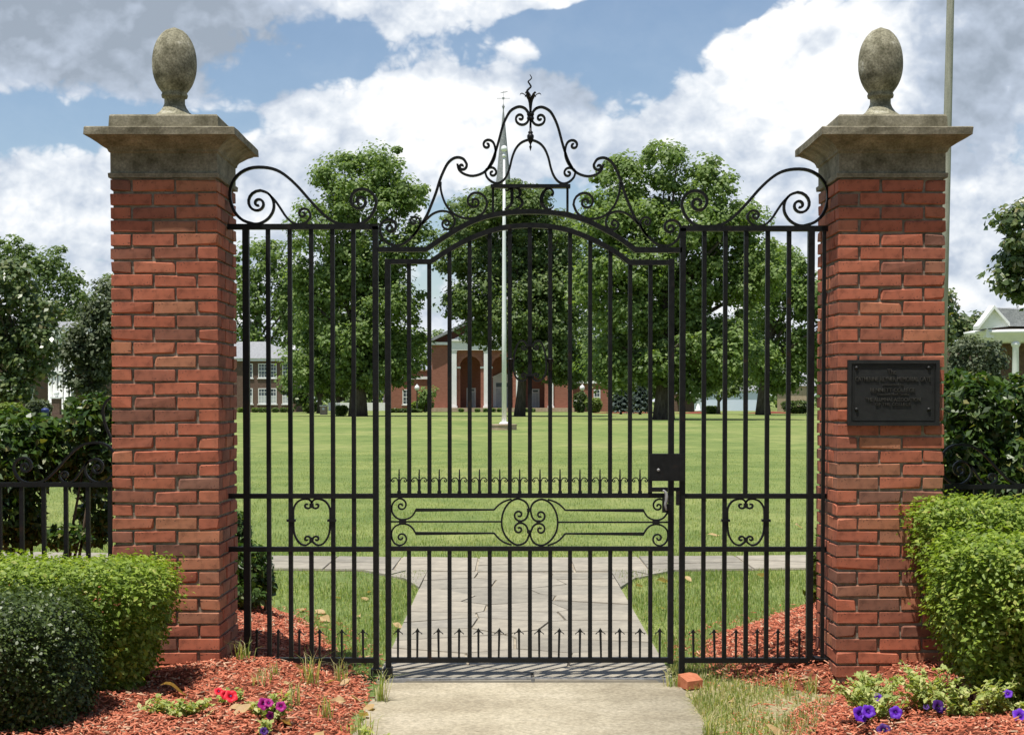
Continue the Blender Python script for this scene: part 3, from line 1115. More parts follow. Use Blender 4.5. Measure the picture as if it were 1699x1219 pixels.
# plaque
def text_mesh(body, size, ext):
    c = bpy.data.curves.new('t', 'FONT')
    c.body = body
    c.size = size
    c.extrude = ext
    c.align_x = 'CENTER'
    c.resolution_u = 2
    o = bpy.data.objects.new('t', c)
    COL.objects.link(o)
    dg = bpy.context.evaluated_depsgraph_get()
    dg.update()
    me = bpy.data.meshes.new_from_object(o.evaluated_get(dg))
    bpy.data.objects.remove(o)
    return me


def plaque():
    Yf = 7.884
    a, b = at(1406, 706, Yf), at(1559, 597, Yf)
    cx = (a.x + b.x) / 2
    root = thing('plaque', (cx, 7.9, (a.z + b.z) / 2), 'dark bronze memorial plaque with raised lettering on right brick pillar', 'plaque')
    MB().box(a.x + .006, b.x - .006, Yf, 7.903, a.z + .006, b.z - .006).build('plate', MAT['bronze'], root)
    w = .018
    m = MB()
    m.box(a.x, b.x, Yf - .007, 7.902, b.z - w, b.z).box(a.x, b.x, Yf - .007, 7.902, a.z, a.z + w)
    m.box(a.x, a.x + w, Yf - .007, 7.902, a.z + w, b.z - w).box(b.x - w, b.x, Yf - .007, 7.902, a.z + w, b.z - w)
    i = .026
    t = .004
    for (x0, x1, z0, z1) in ((a.x + i, b.x - i, b.z - i - t, b.z - i), (a.x + i, b.x - i, a.z + i, a.z + i + t), (a.x + i, a.x + i + t, a.z + i + t, b.z - i - t), (b.x - i - t, b.x - i, a.z + i + t, b.z - i - t)):
        m.box(x0, x1, Yf - .004, Yf + .001, z0, z1)
    m.build('border', MAT['bronze'], root)
    for px, py in ((1421, 610), (1541, 610), (1421, 679), (1541, 679)):
        c = at(px, py, Yf)
        prof = [(.0095, 0), (.0085, .004), (.005, .007), (.001, .008)]
        me = MB().lathe(prof, (0, 0, 0), 12)
        me.v = [(c.x + v[0], Yf - v[2], c.z + v[1]) for v in me.v]
        me.build('bolt', MAT['bronze'], root)
    o0 = ORIGIN[root.name]
    for body, x0, x1, y0, y1 in (('The', 1472, 1487, 612, 621), ('CATHERINE REYNER MEMORIAL GATE', 1419, 1544, 625, 632), ('presented to', 1464, 1499, 636, 640.5),
                                 ('BENNETT COLLEGE', 1444, 1518, 643.5, 650), ('Greensboro North Carolina', 1455, 1508, 652, 655.5), ('THE ALUMNAE ASSOCIATION', 1436, 1527, 659.5, 665.5),
                                 ('OF THE COLLEGE', 1452, 1511, 668, 672.5)):
        me = text_mesh(body, .03, .0025)
        co = np.empty(len(me.vertices) * 3, np.float32)
        me.vertices.foreach_get('co', co)
        co = co.reshape(-1, 3)
        lo, hi = co.min(0), co.max(0)
        p, q = at(x0, y1, Yf), at(x1, y0, Yf)
        co[:, 0] = (co[:, 0] - lo[0]) / (hi[0] - lo[0]) * (q.x - p.x)
        co[:, 1] = (co[:, 1] - lo[1]) / (hi[1] - lo[1]) * (q.z - p.z)
        me.vertices.foreach_set('co', co.ravel())
        o = link('lettering', me, MAT['letter_bronze'], root)
        o.location = (p.x - o0.x, Yf - .002 - o0.y, p.z - o0.z)
        o.rotation_euler = (math.pi / 2, 0, 0)


plaque()

# ------------------------------------------------------------------ iron work
MC = 877.6                      # centre line of the gate
Z1, Z2, Z3, Z4 = zoomed(360, 240, 4.354), zoomed(600, 100, 3.034), zoomed(600, 720, 3.034), zoomed(360, 780, 3.387)
Z5, Z6, Z7, Z8 = zoomed(790, 280, 9.44), zoomed(620, 240, 6.77), zoomed(790, 110, 7.617), zoomed(620, 750, 7.17)
Z9 = zoomed(810, 540, 10.157)
ZL = zoomed(1040, 730, 9.375)


def zs(Z, sp):
    if sp is None:
        return None
    (x, y), = Z([sp[:2]])
    return (x, y, sp[2], sp[3])


def zc(Z, pts, start=None, end=None):
    return curve(Z(pts), zs(Z, start), zs(Z, end))


SIDE = [zc(Z1, [(265, 573), (190, 548), (130, 490), (97, 400), (100, 310), (150, 222), (235, 173), (335, 165), (430, 185), (510, 235), (590, 310), (660, 390),
                (730, 465), (800, 530), (870, 568), (950, 580), (1020, 577), (1080, 550), (1130, 490), (1152, 420)], None, (1035, 410, -1, 1.7)),
        zc(Z1, [(265, 573), (310, 570), (365, 540), (402, 490), (412, 440), (400, 390), (365, 350), (315, 332)], None, (298, 425, -1, 1.6)),
        zc(Z1, [(372, 355), (420, 405), (460, 462), (500, 522), (545, 563), (595, 577), (645, 562), (675, 525)], None, (622, 502, -1, 1.4))]
LYRE = zc(Z4, [(528, 205), (533, 183), (518, 164), (490, 161), (455, 175), (432, 212), (429, 262), (431, 330), (441, 372), (467, 410), (500, 420), (527, 402)], None, (505, 386, -1, 1.1))
LYRE = curve(Z4([(528, 205)]), None, zs(Z4, (505, 196, 1, .9)))[::-1] + LYRE


def arrow(px, tip, barb, bot, parent):
    hw = 8.2
    pts = [(px, tip), (px + hw * .45, tip + 6), (px + hw, barb), (px + hw * .95, barb + 1.5), (px + hw * .55, barb - 1.8), (px + 1.9, barb - 2.5),
           (px + 1.6, bot), (px - 1.6, bot), (px - 1.9, barb - 2.5), (px - hw * .55, barb - 1.8), (px - hw * .95, barb + 1.5), (px - hw, barb), (px - hw * .45, tip + 6)]
    lean = rnd.uniform(-1.2, 1.2)
    pts = [(x + lean * (y - bot) / (tip - bot), y) for x, y in pts]
    MB().prism([w2(x, y) for x, y in pts], GY - .006, GY + .006).build('arrow_spike', MAT['iron'], parent)


def side_panel(right):
    a = at(1240 if right else 515, 1110, GY)
    root = thing('iron_side_panel', (a.x, GY, 0),
                 'fixed black iron panel with scrolled crest between gate and plaque pillar' if right else 'fixed black iron panel with scrolled crest left of the hinged gate',
                 'fence panel', 'fixed iron panels beside the gate')
    d = 3 if right else 0
    if not right:
        post, bars, gp, end = 409.5, (446, 482, 517, 552.6, 587.2), 623.6, 378
        arrows = (425.8, 461.3, 496.7, 530.4, 567.3, 602.7)
        x0, x1 = 378, 627.5
    else:
        post, bars, gp, end = 1344.2, (1167.6, 1202.5, 1237.3, 1272.4, 1307.6), 1132, 1376
        arrows = (1150.5, 1185.6, 1220.8, 1256, 1290, 1326)
        x0, x1 = 1128, 1374
    hrail('rail', x0, x1, 372 + d, 381 + d, root, .034)
    hrail('rail', x0, x1, 818.5, 826.6, root, .030)
    hrail('rail', x0, x1, 906.5, 914.5, root, .030)
    hrail('rail', (x0 + 24) if not right else x0, x1 if not right else 1352, 1090.3, 1098.6, root, .030)
    vbar('post', post, 376 + d, 1104, .033, root, .036)
    vbar('post', gp, 376 + d, 1116, .029, root, .034)
    mid = 517 if not right else 1237.3
    for b in bars:
        if b == mid:
            vbar('bar', b, 378 + d, 820, .022, root, .022)
            vbar('bar', b, 910, 1092, .022, root, .022)
        else:
            vbar('bar', b, 378 + d, 1092, .022, root, .022)
    for x in arrows:
        arrow(x, 1042.5, 1051.6, 1091, root)
    for s, hw in zip(SIDE, (.0072, .0062, .0055)):
        iron_strip('scroll', s, hw, root, .012, mirror=MC if right else None, dy=d)
    # lyre between the two rails
    off = 0 if not right else mid - 517.2
    ly = [(x + off, y) for x, y in LYRE]
    iron_strip('lyre_scroll', ly, .0047, root, .009)
    iron_strip('lyre_scroll', ly, .0047, root, .009, mirror=517.3 + off)
    for s in (-1, 1):
        p = at(mid + s * 33.6, 863, GY)
        MB().box(p.x - .022, p.x + .022, GY - .017, GY + .017, p.z - .006, p.z + .006).build('collar', MAT['iron'], root)
    for y in (838.5, 895):
        p = at(mid, y, GY)
        MB().box(p.x - .010, p.x + .010, GY - .013, GY + .013, p.z - .012, p.z + .012).build('collar', MAT['iron'], root)
    if right:
        vbar('wall_bar', 1366, 384, 1090, .018, root, .012, GY - .05)
        p = at(1366, 1088, GY)
        MB().box(p.x - .05, p.x + .03, GY - .07, GY + .02, p.z - .012, p.z).build('wall_bar_foot', MAT['iron'], root)
    return root


panel_l = side_panel(False)
panel_r = side_panel(True)


# overthrow above the gate
def overthrow():
    a = at(MC, 413, GY)
    root = thing('iron_overthrow', (a.x, GY, a.z), 'black wrought iron arch with scrolls and letters B C over the gate', 'gate arch')
    arch = Z2([(85, 953), (322, 953)]) + catmull(Z2([(325, 952), (400, 902), (480, 853), (560, 812), (650, 782), (750, 767), (850, 763), (950, 767), (1050, 782), (1140, 812),
                                                    (1220, 851), (1300, 898), (1374, 953)]))[1:-1] + Z2([(1377, 955), (1612, 956)])
    iron_strip('arch_rail', arch, .0125, root, .017)
    half = [
        (zc(Z6, [(70, 930), (82, 1010), (122, 1078), (190, 1126), (270, 1134), (345, 1108), (430, 1040), (490, 970), (540, 890), (600, 790), (650, 670), (700, 540), (740, 410),
                 (780, 310), (830, 215), (890, 160), (950, 145), (1010, 165), (1045, 220)], (185, 932, 1, 1.6), (990, 245, 1, 1.1)), .0063, 'scroll'),
        (zc(Z6, [(440, 1030), (490, 965), (520, 900), (524, 860)], None, (450, 868, -1, 1.35)), .0048, 'scroll'),
        (zc(Z6, [(545, 895), (600, 835), (660, 782), (740, 750), (820, 752), (882, 790), (912, 862)], None, (820, 886, 1, 1.5)), .0052, 'scroll'),
        (zc(Z6, [(752, 420), (752, 490), (775, 590), (820, 690), (890, 770), (970, 815), (1070, 832), (1160, 815), (1235, 760), (1274, 670)], None, (1135, 645, -1, 1.65)), .0056, 'scroll'),
        (zc(Z2, [(482, 522), (490, 552), (518, 574), (562, 583), (612, 567), (650, 530), (670, 490), (674, 455), (668, 425)], None, (632, 428, -1, 1.3)), .0056, 'scroll'),
        (zc(Z7, [(150, 1290), (205, 1190), (252, 1060), (290, 930), (330, 780), (372, 670), (430, 572), (500, 525), (560, 514), (620, 538), (660, 590)]), .0060, 'scroll'),
        (zc(Z7, [(668, 660), (650, 705), (615, 735), (578, 742)], None, (562, 655, 1, 1.25)), .0054, 'scroll'),
        (zc(Z2, [(850, 400), (826, 405), (798, 420), (775, 448), (758, 490), (746, 540), (732, 578), (712, 606), (685, 620), (655, 612), (630, 588), (622, 560)], None, (658, 568, 1, 1.3)), .0054, 'scroll'),
    ]
    mx = 600 + 850 / 3.034
    for pts, hw, nm in half:
        iron_strip(nm, pts, hw, root, .011)
        iron_strip(nm, pts, hw, root, .011, mirror=mx - .3, dy=.6)
    hrail('platform_bar', 814.3, 946.2, 306.6, 312.4, root, .05)
    for x, t in ((818, .012), (941.5, .012)):
        vbar('upright', x, 311, 352, t, root, .016)
    # B and C as forged letters
    m = MB()
    kx = GY / F

    def stroke(pts, ws):
        c = catmull([(*Z5([p])[0], w) for p, w in zip(pts, ws)], 4)
        m.strip([w2(x, y) for x, y, _ in c], [max(.0015, w * kx / 9.44 / 2) for _, _, w in c], .008, GY)
    stroke([(452, 330), (490, 345), (520, 318), (556, 312)], (16, 26, 22, 14))
    stroke([(552, 305), (562, 380), (562, 480), (545, 555), (505, 605), (445, 640)], (46, 52, 48, 40, 34, 20))
    stroke([(560, 316), (620, 305), (672, 330), (694, 380), (672, 430), (610, 455)], (20, 26, 40, 48, 38, 18))
    stroke([(610, 452), (672, 462), (716, 500), (722, 550), (690, 602), (630, 630), (575, 640)], (18, 36, 46, 46, 36, 24, 14))
    m.build('letter_b', MAT['iron'], root)
    m = MB()
    stroke([(1168, 405), (1190, 412), (1208, 385), (1196, 340), (1150, 316), (1092, 330), (1045, 390), (1022, 480), (1040, 570), (1090, 622), (1150, 632), (1195, 610), (1218, 575)],
           (16, 34, 30, 24, 22, 36, 54, 60, 54, 38, 26, 20, 12))
    m.build('letter_c', MAT['iron'], root)
    # turned drop, collar, leafy trumpet and flame
    def lat(prof, n=14):
        pr = []
        for r, y in prof:
            p = at(880, Z7([(0, y)])[0][1], GY)
            pr.append((max(r, .3) / 7.617 * kx, p.z))
        return pr
    cx = at(Z7([(687, 700)])[0][0], 200, GY).x
    MB().lathe(lat([(3, 1070), (14, 1030), (18, 1018), (8, 1000), (10, 985), (30, 950), (42, 905), (44, 880), (34, 862), (24, 858), (32, 840), (26, 825), (15, 818), (13, 675)]), (cx, GY, 0), 14).build('turned_drop', MAT['iron'], root)
    MB().lathe(lat([(40, 678), (46, 668), (46, 650), (40, 645), (40, 622), (46, 618), (46, 596), (38, 588), (14, 586)]), (cx, GY, 0), 16).build('collar', MAT['iron'], root)
    MB().lathe(lat([(14, 590), (17, 540), (24, 470), (34, 410), (40, 385), (36, 384), (28, 410)]), (cx, GY, 0), 12).build('trumpet', MAT['iron'], root)
    for k in range(6):
        ang = k * math.pi / 3
        q = [(22, 470), (34, 420), (52, 385), (80, 355), (108, 342), (128, 352), (134, 368)]
        wd = [10, 17, 20, 18, 14, 8, 2]
        vs, fs = [], []
        for (r, y), w in zip(q, wd):
            z = at(880, Z7([(0, y)])[0][1], GY).z
            rr, ww = r / 7.617 * kx, w / 7.617 * kx
            for s, dz in ((-1, -.002), (0, .003), (1, -.002), (0, -.003)):
                vs.append((cx + rr * math.cos(ang) - s * ww * math.sin(ang), GY + rr * math.sin(ang) + s * ww * math.cos(ang), z + dz))
        for i in range(len(q) - 1):
            for j in range(4):
                fs.append((i * 4 + j, i * 4 + (j + 1) % 4, i * 4 + 4 + (j + 1) % 4, i * 4 + 4 + j))
        MB().add(vs, fs, True).build('leaf', MAT['iron'], root)
    fl = catmull(Z7([(690, 395), (668, 352), (645, 315), (668, 285), (692, 258), (672, 220), (658, 195), (685, 170), (702, 148), (688, 122), (680, 104)]), 4)
    pts = [at(x, y, GY) for x, y in fl]
    nfl = len(pts)
    MB().tube(pts, [.0062 * (1 - .85 * i / (nfl - 1)) + .0006 for i in range(nfl)], 8).build('flame', MAT['iron'], root)
    return root


overthrow()


# hinged gate leaf
def gate():
    a = at(MC, 1130, GY)
    root = thing('iron_gate', (a.x, GY, 0), 'hinged black wrought iron gate with arched top closed across the walk', 'gate')
    xl, xr = 644.0, 1113.2
    vbar('stile', xl, 430, 1106, .029, root, .034)
    vbar('stile', xr, 430, 1100, .029, root, .034)
    inner = catmull(Z2([(350, 1013), (420, 967), (500, 921), (580, 884), (660, 856), (750, 838), (850, 832), (950, 838), (1040, 856), (1120, 885), (1200, 922), (1280, 968), (1345, 1016)]), 3)
    arch = Z2([(135, 1014), (346, 1014)]) + inner[1:-1] + Z2([(1349, 1018), (1562, 1019)])
    iron_strip('arch_rail', arch, .0125, root, .016)
    hrail('rail', xl, xr, 818, 825.6, root, .028)
    hrail('rail', xl, xr, 906, 913.5, root, .028)
    hrail('rail', xl, xr, 1090, 1098, root, .030)
    xs = [678.8, 712.4, 746, 779.3, 812.6, 845.9, 879.2, 912.8, 945.7, 979, 1012.3, 1045.3, 1078.9]
    ax, ay = [p[0] for p in arch], [p[1] for p in arch]
    for x in xs:
        top = float(np.interp(x, ax, ay))
        vbar('bar', x, top, 821, .021, root, .020)
        vbar('bar', x, 910, 1093, .021, root, .020)
    for x in (660.3, 692.3, 727.9, 761.5, 793.8, 827.4, 861.4, 894.7, 927, 961.9, 997.2, 1028.2, 1061.8, 1094.4):
        arrow(x, 1041, 1050.5, 1091, root)
    k = GY / F
    # twisted candle spikes with a pair of curls
    curl = zc(Z8, [(296, 400), (290, 345), (270, 308), (238, 305), (213, 330)], None, (235, 338, -1, .9))
    x0s = 620 + 303 / 7.17
    for x in (662.3, 695.6, 728.9, 762.4, 795.6, 829.2, 862.2, 896, 929.2, 962.2, 995.5, 1028.6, 1061.8):
        m = MB()
        p = at(x, 818, GY)
        z1, z2, z3 = at(x, 814, GY).z, at(x, 796, GY).z, at(x, 778, GY).z
        m.box(p.x - .010, p.x + .010, GY - .010, GY + .010, p.z, z1)
        h = .0075
        m.add([(p.x + sx * q, GY + sy * q, z) for z, q in ((z1, .0068), (z2, .0078)) for sx, sy in ((-1, -1), (1, -1), (1, 1), (-1, 1))],
              [(0, 1, 5, 4), (1, 2, 6, 5), (2, 3, 7, 6), (3, 0, 4, 7), (4, 5, 6, 7)])
        vs, fs = [], []
        n = 9
        for i in range(n + 1):
            t = i / n
            q = (.0052 if i % 2 else .0037) * (1 - .45 * t)
            an = i * .8
            vs += [(p.x + q * 1.4 * math.cos(an + j * math.pi / 2), GY + q * 1.4 * math.sin(an + j * math.pi / 2), z2 + (z3 - z2) * t) for j in range(4)]
        for i in range(n):
            for j in range(4):
                fs.append((i * 4 + j, i * 4 + (j + 1) % 4, i * 4 + 4 + (j + 1) % 4, i * 4 + 4 + j))
        fs.append(tuple(n * 4 + j for j in range(4)))
        m.add(vs, fs)
        for s in (0, 1):
            c = [((x0s * 2 - q[0]) if s else q[0], q[1]) for q in curl]
            m.strip([w2(q[0] - x0s + x, q[1]) for q in c], .0026, .005, GY)
        m.build('candle_spike', MAT['iron'], root)
    # lock-rail scroll work
    up = zc(Z8, [(300, 550), (250, 580), (220, 630), (215, 690), (238, 745), (285, 787), (345, 800), (410, 788), (460, 755), (490, 710), (502, 686)], (325, 635, 1, 1.35))
    up = up + Z3([(664, 380)]) + catmull(Z3([(668, 379), (690, 356), (718, 338), (755, 326)]))
    dn = zc(Z8, [(300, 1106), (250, 1082), (220, 1030), (212, 965), (232, 908), (280, 866), (345, 850), (410, 862), (460, 900), (490, 945), (502, 965)], (325, 1015, -1, 1.35))
    dn = dn + Z3([(664, 498)]) + catmull(Z3([(668, 499), (690, 524), (718, 544), (755, 557)]))
    heart = zc(Z3, [(838, 400), (841, 372), (826, 342), (785, 325), (742, 345), (714, 390), (705, 440), (713, 490), (741, 532), (782, 557), (824, 544), (843, 505), (836, 478)],
               (793, 405, 1, 1.4), (793, 478, -1, 1.4))
    mx = 600 + 846 / 3.034
    for c, hw in ((up, .0042), (dn, .0042), (heart, .0048)):
        iron_strip('scroll', c, hw, root, .008)
        iron_strip('scroll', c, hw, root, .008, mirror=mx, dy=.8)
    hrail('middle_bar', xl, 600 + 706 / 3.034, 863.8, 866.4, root, .014)
    hrail('middle_bar', 600 + 988 / 3.034, xr, 864.6, 867.2, root, .014)
    for x in (668, 1088.5):
        p = at(x, 865.3, GY)
        MB().box(p.x - .018, p.x + .018, GY - .014, GY + .014, p.z - .011, p.z + .011).build('collar', MAT['iron'], root)
    for x, y in ((877.5, 846), (877.5, 881.5), (862.5, 865), (893, 865)):
        p = at(x, y, GY)
        MB().box(p.x - .010, p.x + .010, GY - .013, GY + .013, p.z - .008, p.z + .008).build('collar', MAT['iron'], root)
    # double scroll ornament with two little cups half way up
    oc = zc(Z9, [(650, 888), (600, 930), (530, 925), (470, 872), (436, 790), (425, 700), (430, 600), (445, 480), (470, 380), (510, 290), (560, 255), (620, 278), (650, 335)], (592, 850, -1, 1.2), (592, 365, 1, 1.2))
    mo = 810 + 703 / 10.157
    iron_strip('ornament_scroll', oc, .0046, root, .009, Y=GY - .018)
    iron_strip('ornament_scroll', oc, .0046, root, .009, Y=GY - .018, mirror=mo)
    for y in (573, 622):
        p = at(mo, y, GY)
        MB().box(p.x - .021, p.x + .021, GY - .030, GY + .014, p.z - .006, p.z + .006).build('collar', MAT['iron'], root)
    for x in (848, 913):
        p = at(x, 602, GY)
        zt = at(x, 595, GY).z
        MB().lathe([(.009, zt - .06), (.011, zt - .028), (.016, zt - .014), (.017, zt - .008), (.018, zt - .007), (.018, zt)], (p.x, GY - .012, 0), 14).build('cup', MAT['iron'], root)
    # lock box, bracket and lever
    lb = MB()
    lb.pbox(1077.3, 1136.5, 752.6, 797.6, GY - .034, .05)
    lo = lb.build('lock_plate', MAT['iron'], root)
    kp = at(1091.5, 779, GY)
    pr = MB().lathe([(.008, 0), (.008, .003), (.001, .004)], (0, 0, 0), 12)
    pr.v = [(kp.x + v[0], GY - .034 - v[2], kp.z + v[1]) for v in pr.v]
    pr.build('keyhole_cover', MAT['steel'], lo)
    m = MB()
    m.pbox(1076, 1081.5, 797.6, 816, GY - .03, .03).pbox(1081.5, 1108, 808.5, 815.5, GY - .03, .03).pbox(1119, 1129, 808.5, 814.5, GY - .02, .03)
    m.build('lock_bracket', MAT['iron'], root)
    lv = catmull(ZL([(560, 780), (595, 800), (615, 850), (618, 930), (600, 1010), (618, 1090)]), 3)
    MB().tube([at(x, y, GY - .05) for x, y in lv], [.004 + .005 * math.sin(math.pi * i / (len(lv) - 1)) for i in range(len(lv))], 8).build('lever_handle', MAT['steel'], root)
    MB().pbox(1099, 1107, 825, 850, GY - .035, .02).pbox(1107, 1113, 836, 846, GY - .035, .02).build('lock_body', MAT['iron'], root)
    # pivot block under the hinge stile
    MB().pbox(635.6, 650.5, 1108, 1136, GY - .04, .07).build('pivot_block', MAT['iron'], root)
    return root


gate()
# keep post foot, latch keeper: part of the right panel; hinge bracket: part of the left panel
p0, p1 = at(616, 1134, GY), at(633, 1110, GY)
mb = MB()
mb.box(p0.x, p0.x + .006, GY - .03, GY + .03, p0.z, p1.z).box(p1.x - .006, p1.x, GY - .03, GY + .03, p0.z, p1.z).box(p0.x, p1.x, GY - .03, GY + .03, p1.z, p1.z + .006)
mb.build('hinge_bracket', MAT['iron'], panel_l)
MB().pbox(1122.5, 1128, 814, 838, GY - .03, .04).build('latch_keeper', MAT['iron'], panel_r)

# threshold: thin steel edging across the walk
m = MB()
tp = [(644, 1136.5), (700, 1135.0), (780, 1133.2), (860, 1132.0), (940, 1132.3), (1020, 1134), (1116, 1136.8)]
pts = []
for x, y in catmull(tp, 3):
    q = at(x, y, 8.12)
    pts.append((q.x, 8.115 + .03 * (1 - ((q.x - .1) / .75) ** 2)))
n = len(pts)
vs, fs = [], []
for x, y in pts:
    vs += [(x, y, -.02), (x, y, .028), (x, y + .012, .028), (x, y + .012, -.02)]
for i in range(n - 1):
    for k in range(4):
        fs.append((i * 4 + k, i * 4 + (k + 1) % 4, i * 4 + 4 + (k + 1) % 4, i * 4 + 4 + k))
fs += [(3, 2, 1, 0), tuple((n - 1) * 4 + k for k in range(4))]
tag(m.add(vs, fs).build('threshold_strip', MAT['steel']), 'thin grey metal threshold strip across the walk under the gate', 'threshold')


# low iron fences outside the pillars
def low_fence(right):
    x0, x1 = (-260, 187) if not right else (1566, 2000)
    a = at((x0 + x1) / 2, 900, GY)
    root = thing('low_iron_fence', (a.x, GY, 0), 'low black iron fence with scrolls before the %s' % ('dark shrub right of the plaque' if right else 'glossy shrub at left'), 'fence', 'low iron fences outside the pillars')
    y = 803 if not right else 806.5
    hrail('rail', x0, x1, y - 3, y + 4.5, root, .03)
    hrail('rail', x0, x1, 1040, 1048, root, .03)
    xs = [183.5 - 36.6 * i for i in range(12)] if not right else [1581 + 36.6 * i for i in range(12)]
    for x in xs:
        vbar('bar', x, y, 1085, .021, root, .021)
    s = .70
    for c, hw in zip(SIDE, (.006, .0052, .0048)):
        # same scroll pattern, smaller, its big loop against the pillar
        if not right:
            q = [(187 - (x - 384) * s + 4, (yy - 372) * s + y - 3) for x, yy in c]
        else:
            q = [(1566 + (x - 384) * s - 4, (yy - 372) * s + y - 3) for x, yy in c]
        iron_strip('scroll', q, hw, root, .010)
    if not right:
        iron_strip('scroll', catmull([(190, 660), (178, 664), (171, 680), (174, 702), (182, 722), (190, 738)]), .006, root, .010)
    return root


low_fence(False)
low_fence(True)

# ------------------------------------------------------------------ clipped hedges by the pillars
hedge('bright clipped boxwood hedge against the left brick pillar', (-2.14, 7.32, .40), (.575, .37, .325), 50000, .024, MAT['boxleaf'], pn=5.5, lump=.04)
hedge('dark rounded bush with shade in its leaf colour in front of the left boxwood hedge', (-2.16, 6.55, .345), (.45, .38, .335), 54000, .018, MAT['darkleaf'], name='shade_toned_bush', cat='bush', pn=3.6, lump=.06, taper=.82)  # a boxwood too; its shade is painted into the darker leaves
hedge('flat topped boxwood hedge directly right of the plaque pillar', (2.66, 7.72, .60), (.72, .28, .385), 46000, .025, MAT['boxleaf'], pn=6, lump=.04)
hedge('full boxwood hedge nearest the viewer at right, purple flowers below it', (2.42, 6.98, .47), (.60, .38, .41), 56000, .025, MAT['boxleaf'], pn=4.2, lump=.065, taper=.62)


# looser shrubs behind the fences and beside the path
def shrub(label, blobs, n, leaf, mat, base, name='glossy_shrub', stems=12, cat='shrub'):
    root = thing(name, (base[0], base[1], .05), label, cat)
    Vs, Fs, o = [], [], 0
    tot = sum(b[3] * b[4] for b in blobs)
    mb = MB()
    for (x, y, z, rx, rz) in blobs:
        k = int(n * rx * rz / tot)
        u = unit(rng.normal(size=(k, 3)))
        rr = rng.uniform(.3, 1.06, k) ** .55
        P = np.array([x, y, z]) + u * rr[:, None] * np.array([rx, rx * .8, rz])
        P[:, 2] = np.maximum(P[:, 2], .12)
        nn = u * .7 + rng.normal(0, .6, size=P.shape) + np.array([0, 0, .4])
        V, Fc = leaf_cards(P, nn, leaf * rng.uniform(.6, 1.3, k), .5)
        Vs.append(V)
        Fs.append(Fc + o)
        o += len(V)
        for s in range(max(1, stems // len(blobs))):
            e = Vector((x + rnd.uniform(-.5, .5) * rx, y + rnd.uniform(-.4, .4) * rx, z + rnd.uniform(-.2, .5) * rz))
            b = Vector((base[0] + (x - base[0]) * .45 + rnd.uniform(-.08, .08), base[1] + rnd.uniform(-.08, .08), .02))
            mb.tube([b, b.lerp(e, .5) + Vector((rnd.uniform(-.05, .05), 0, .03)), e], [.012, .009, .003], 5)
    cards_obj('foliage', np.concatenate(Vs), np.concatenate(Fs), mat, root)
    mb.build('stem', MAT['stem'], root)
    return root


def B(px, py, Y, rx, rz):
    p = at(px, py, Y)
    k = Y / F
    return (p.x, Y, p.z, rx * k, rz * k)


shrub('large glossy leaved shrub behind the left low fence', [B(20, 760, 9.0, 75, 85), B(75, 745, 9.1, 60, 60), B(150, 700, 9.0, 45, 52), B(150, 780, 9.2, 48, 50), B(165, 740, 9.0, 35, 60), B(15, 850, 9.0, 60, 70),
                                                             B(-60, 780, 9.0, 80, 110), B(110, 890, 9.0, 50, 22), B(160, 860, 9.3, 34, 50), B(45, 870, 9.1, 30, 40)], 8500, .062, MAT['camellia'], (-2.75, 9.05))
shrub('dark dense shrub behind the right low fence', [B(1620, 690, 9.0, 60, 75), B(1600, 770, 8.9, 50, 60), B(1690, 690, 9.2, 55, 70), B(1670, 780, 9.0, 60, 60), B(1760, 720, 9.2, 70, 100), B(1590, 650, 9.3, 30, 40), B(1640, 830, 9, 90, 60)],
      9500, .060, MAT['camellia'], (2.75, 9.05), stems=14)
shrub('small green shrub just inside the left iron panel', [B(415, 945, 10.2, 40, 48), B(430, 970, 10.2, 30, 30), B(395, 890, 10.4, 24, 45), B(405, 985, 10.1, 36, 25)], 2600, .055, MAT['camellia'], (-1.68, 10.2))
shrub('small leafy plant just inside the right panel by the pillar', [B(1358, 950, 10.3, 20, 48), B(1352, 985, 10.3, 18, 16), B(1362, 905, 10.4, 10, 30)], 700, .05, MAT['bright'], (2.0, 10.3), stems=6)


# ------------------------------------------------------------------ grass
def blades(b, m, t, side):
    n = len(b)
    V = np.stack([b - side, b + side, m + side * .8, m - side * .8, t + side * .12, t - side * .12], 1).reshape(-1, 3)
    q = np.array([(0, 1, 2, 3), (3, 2, 4, 5)])
    return V, (np.arange(n)[:, None, None] * 6 + q[None]).reshape(-1, 4)


def grass(name, x, y, h, length, mat, label, lean=.65):
    n = len(x)
    a = rng.uniform(0, 6.283, n)
    L = length * rng.uniform(.55, 1.35, n)
    ln = rng.normal(0, lean, n)
    w = L * .035 + .0011
    tx, ty = np.cos(a), np.sin(a)
    b = np.stack([x, y, h], 1)
    side = np.stack([-ty, tx, np.zeros(n)], 1) * w[:, None]
    up = np.stack([tx * ln * L, ty * ln * L, L * np.sqrt(np.maximum(.2, 1 - ln * ln))], 1)
    midp = b + up * .55 + np.array([0, 0, 1]) * (L * .06)[:, None]
    V, Fc = blades(b, midp, b + up, side)
    o = cards_obj(name, V, Fc, mat)
    return tag(o, label, 'grass', kind='stuff')


def lawn_pts(n, y0, y1, pw):
    y = y0 + (y1 - y0) * rng.uniform(0, 1, n) ** pw
    x = rng.uniform(-.36, .36, n) * y
    ok = ~((x > -.72) & (x < .85) & (y < 13.5))
    ok &= ~((y > near_edge(x) - .02) & (y < far_edge(x) + .02))
    ok &= (bed_h(x, y, -1) < .01) & (bed_h(x, y, 1) < .01)
    ok &= rng.uniform(0, 1, n) < .75 + .5 * np.sin(x * 2.1 + y * 1.3) * np.sin(y * 1.7 - x)
    return x[ok], y[ok], np.zeros(ok.sum())


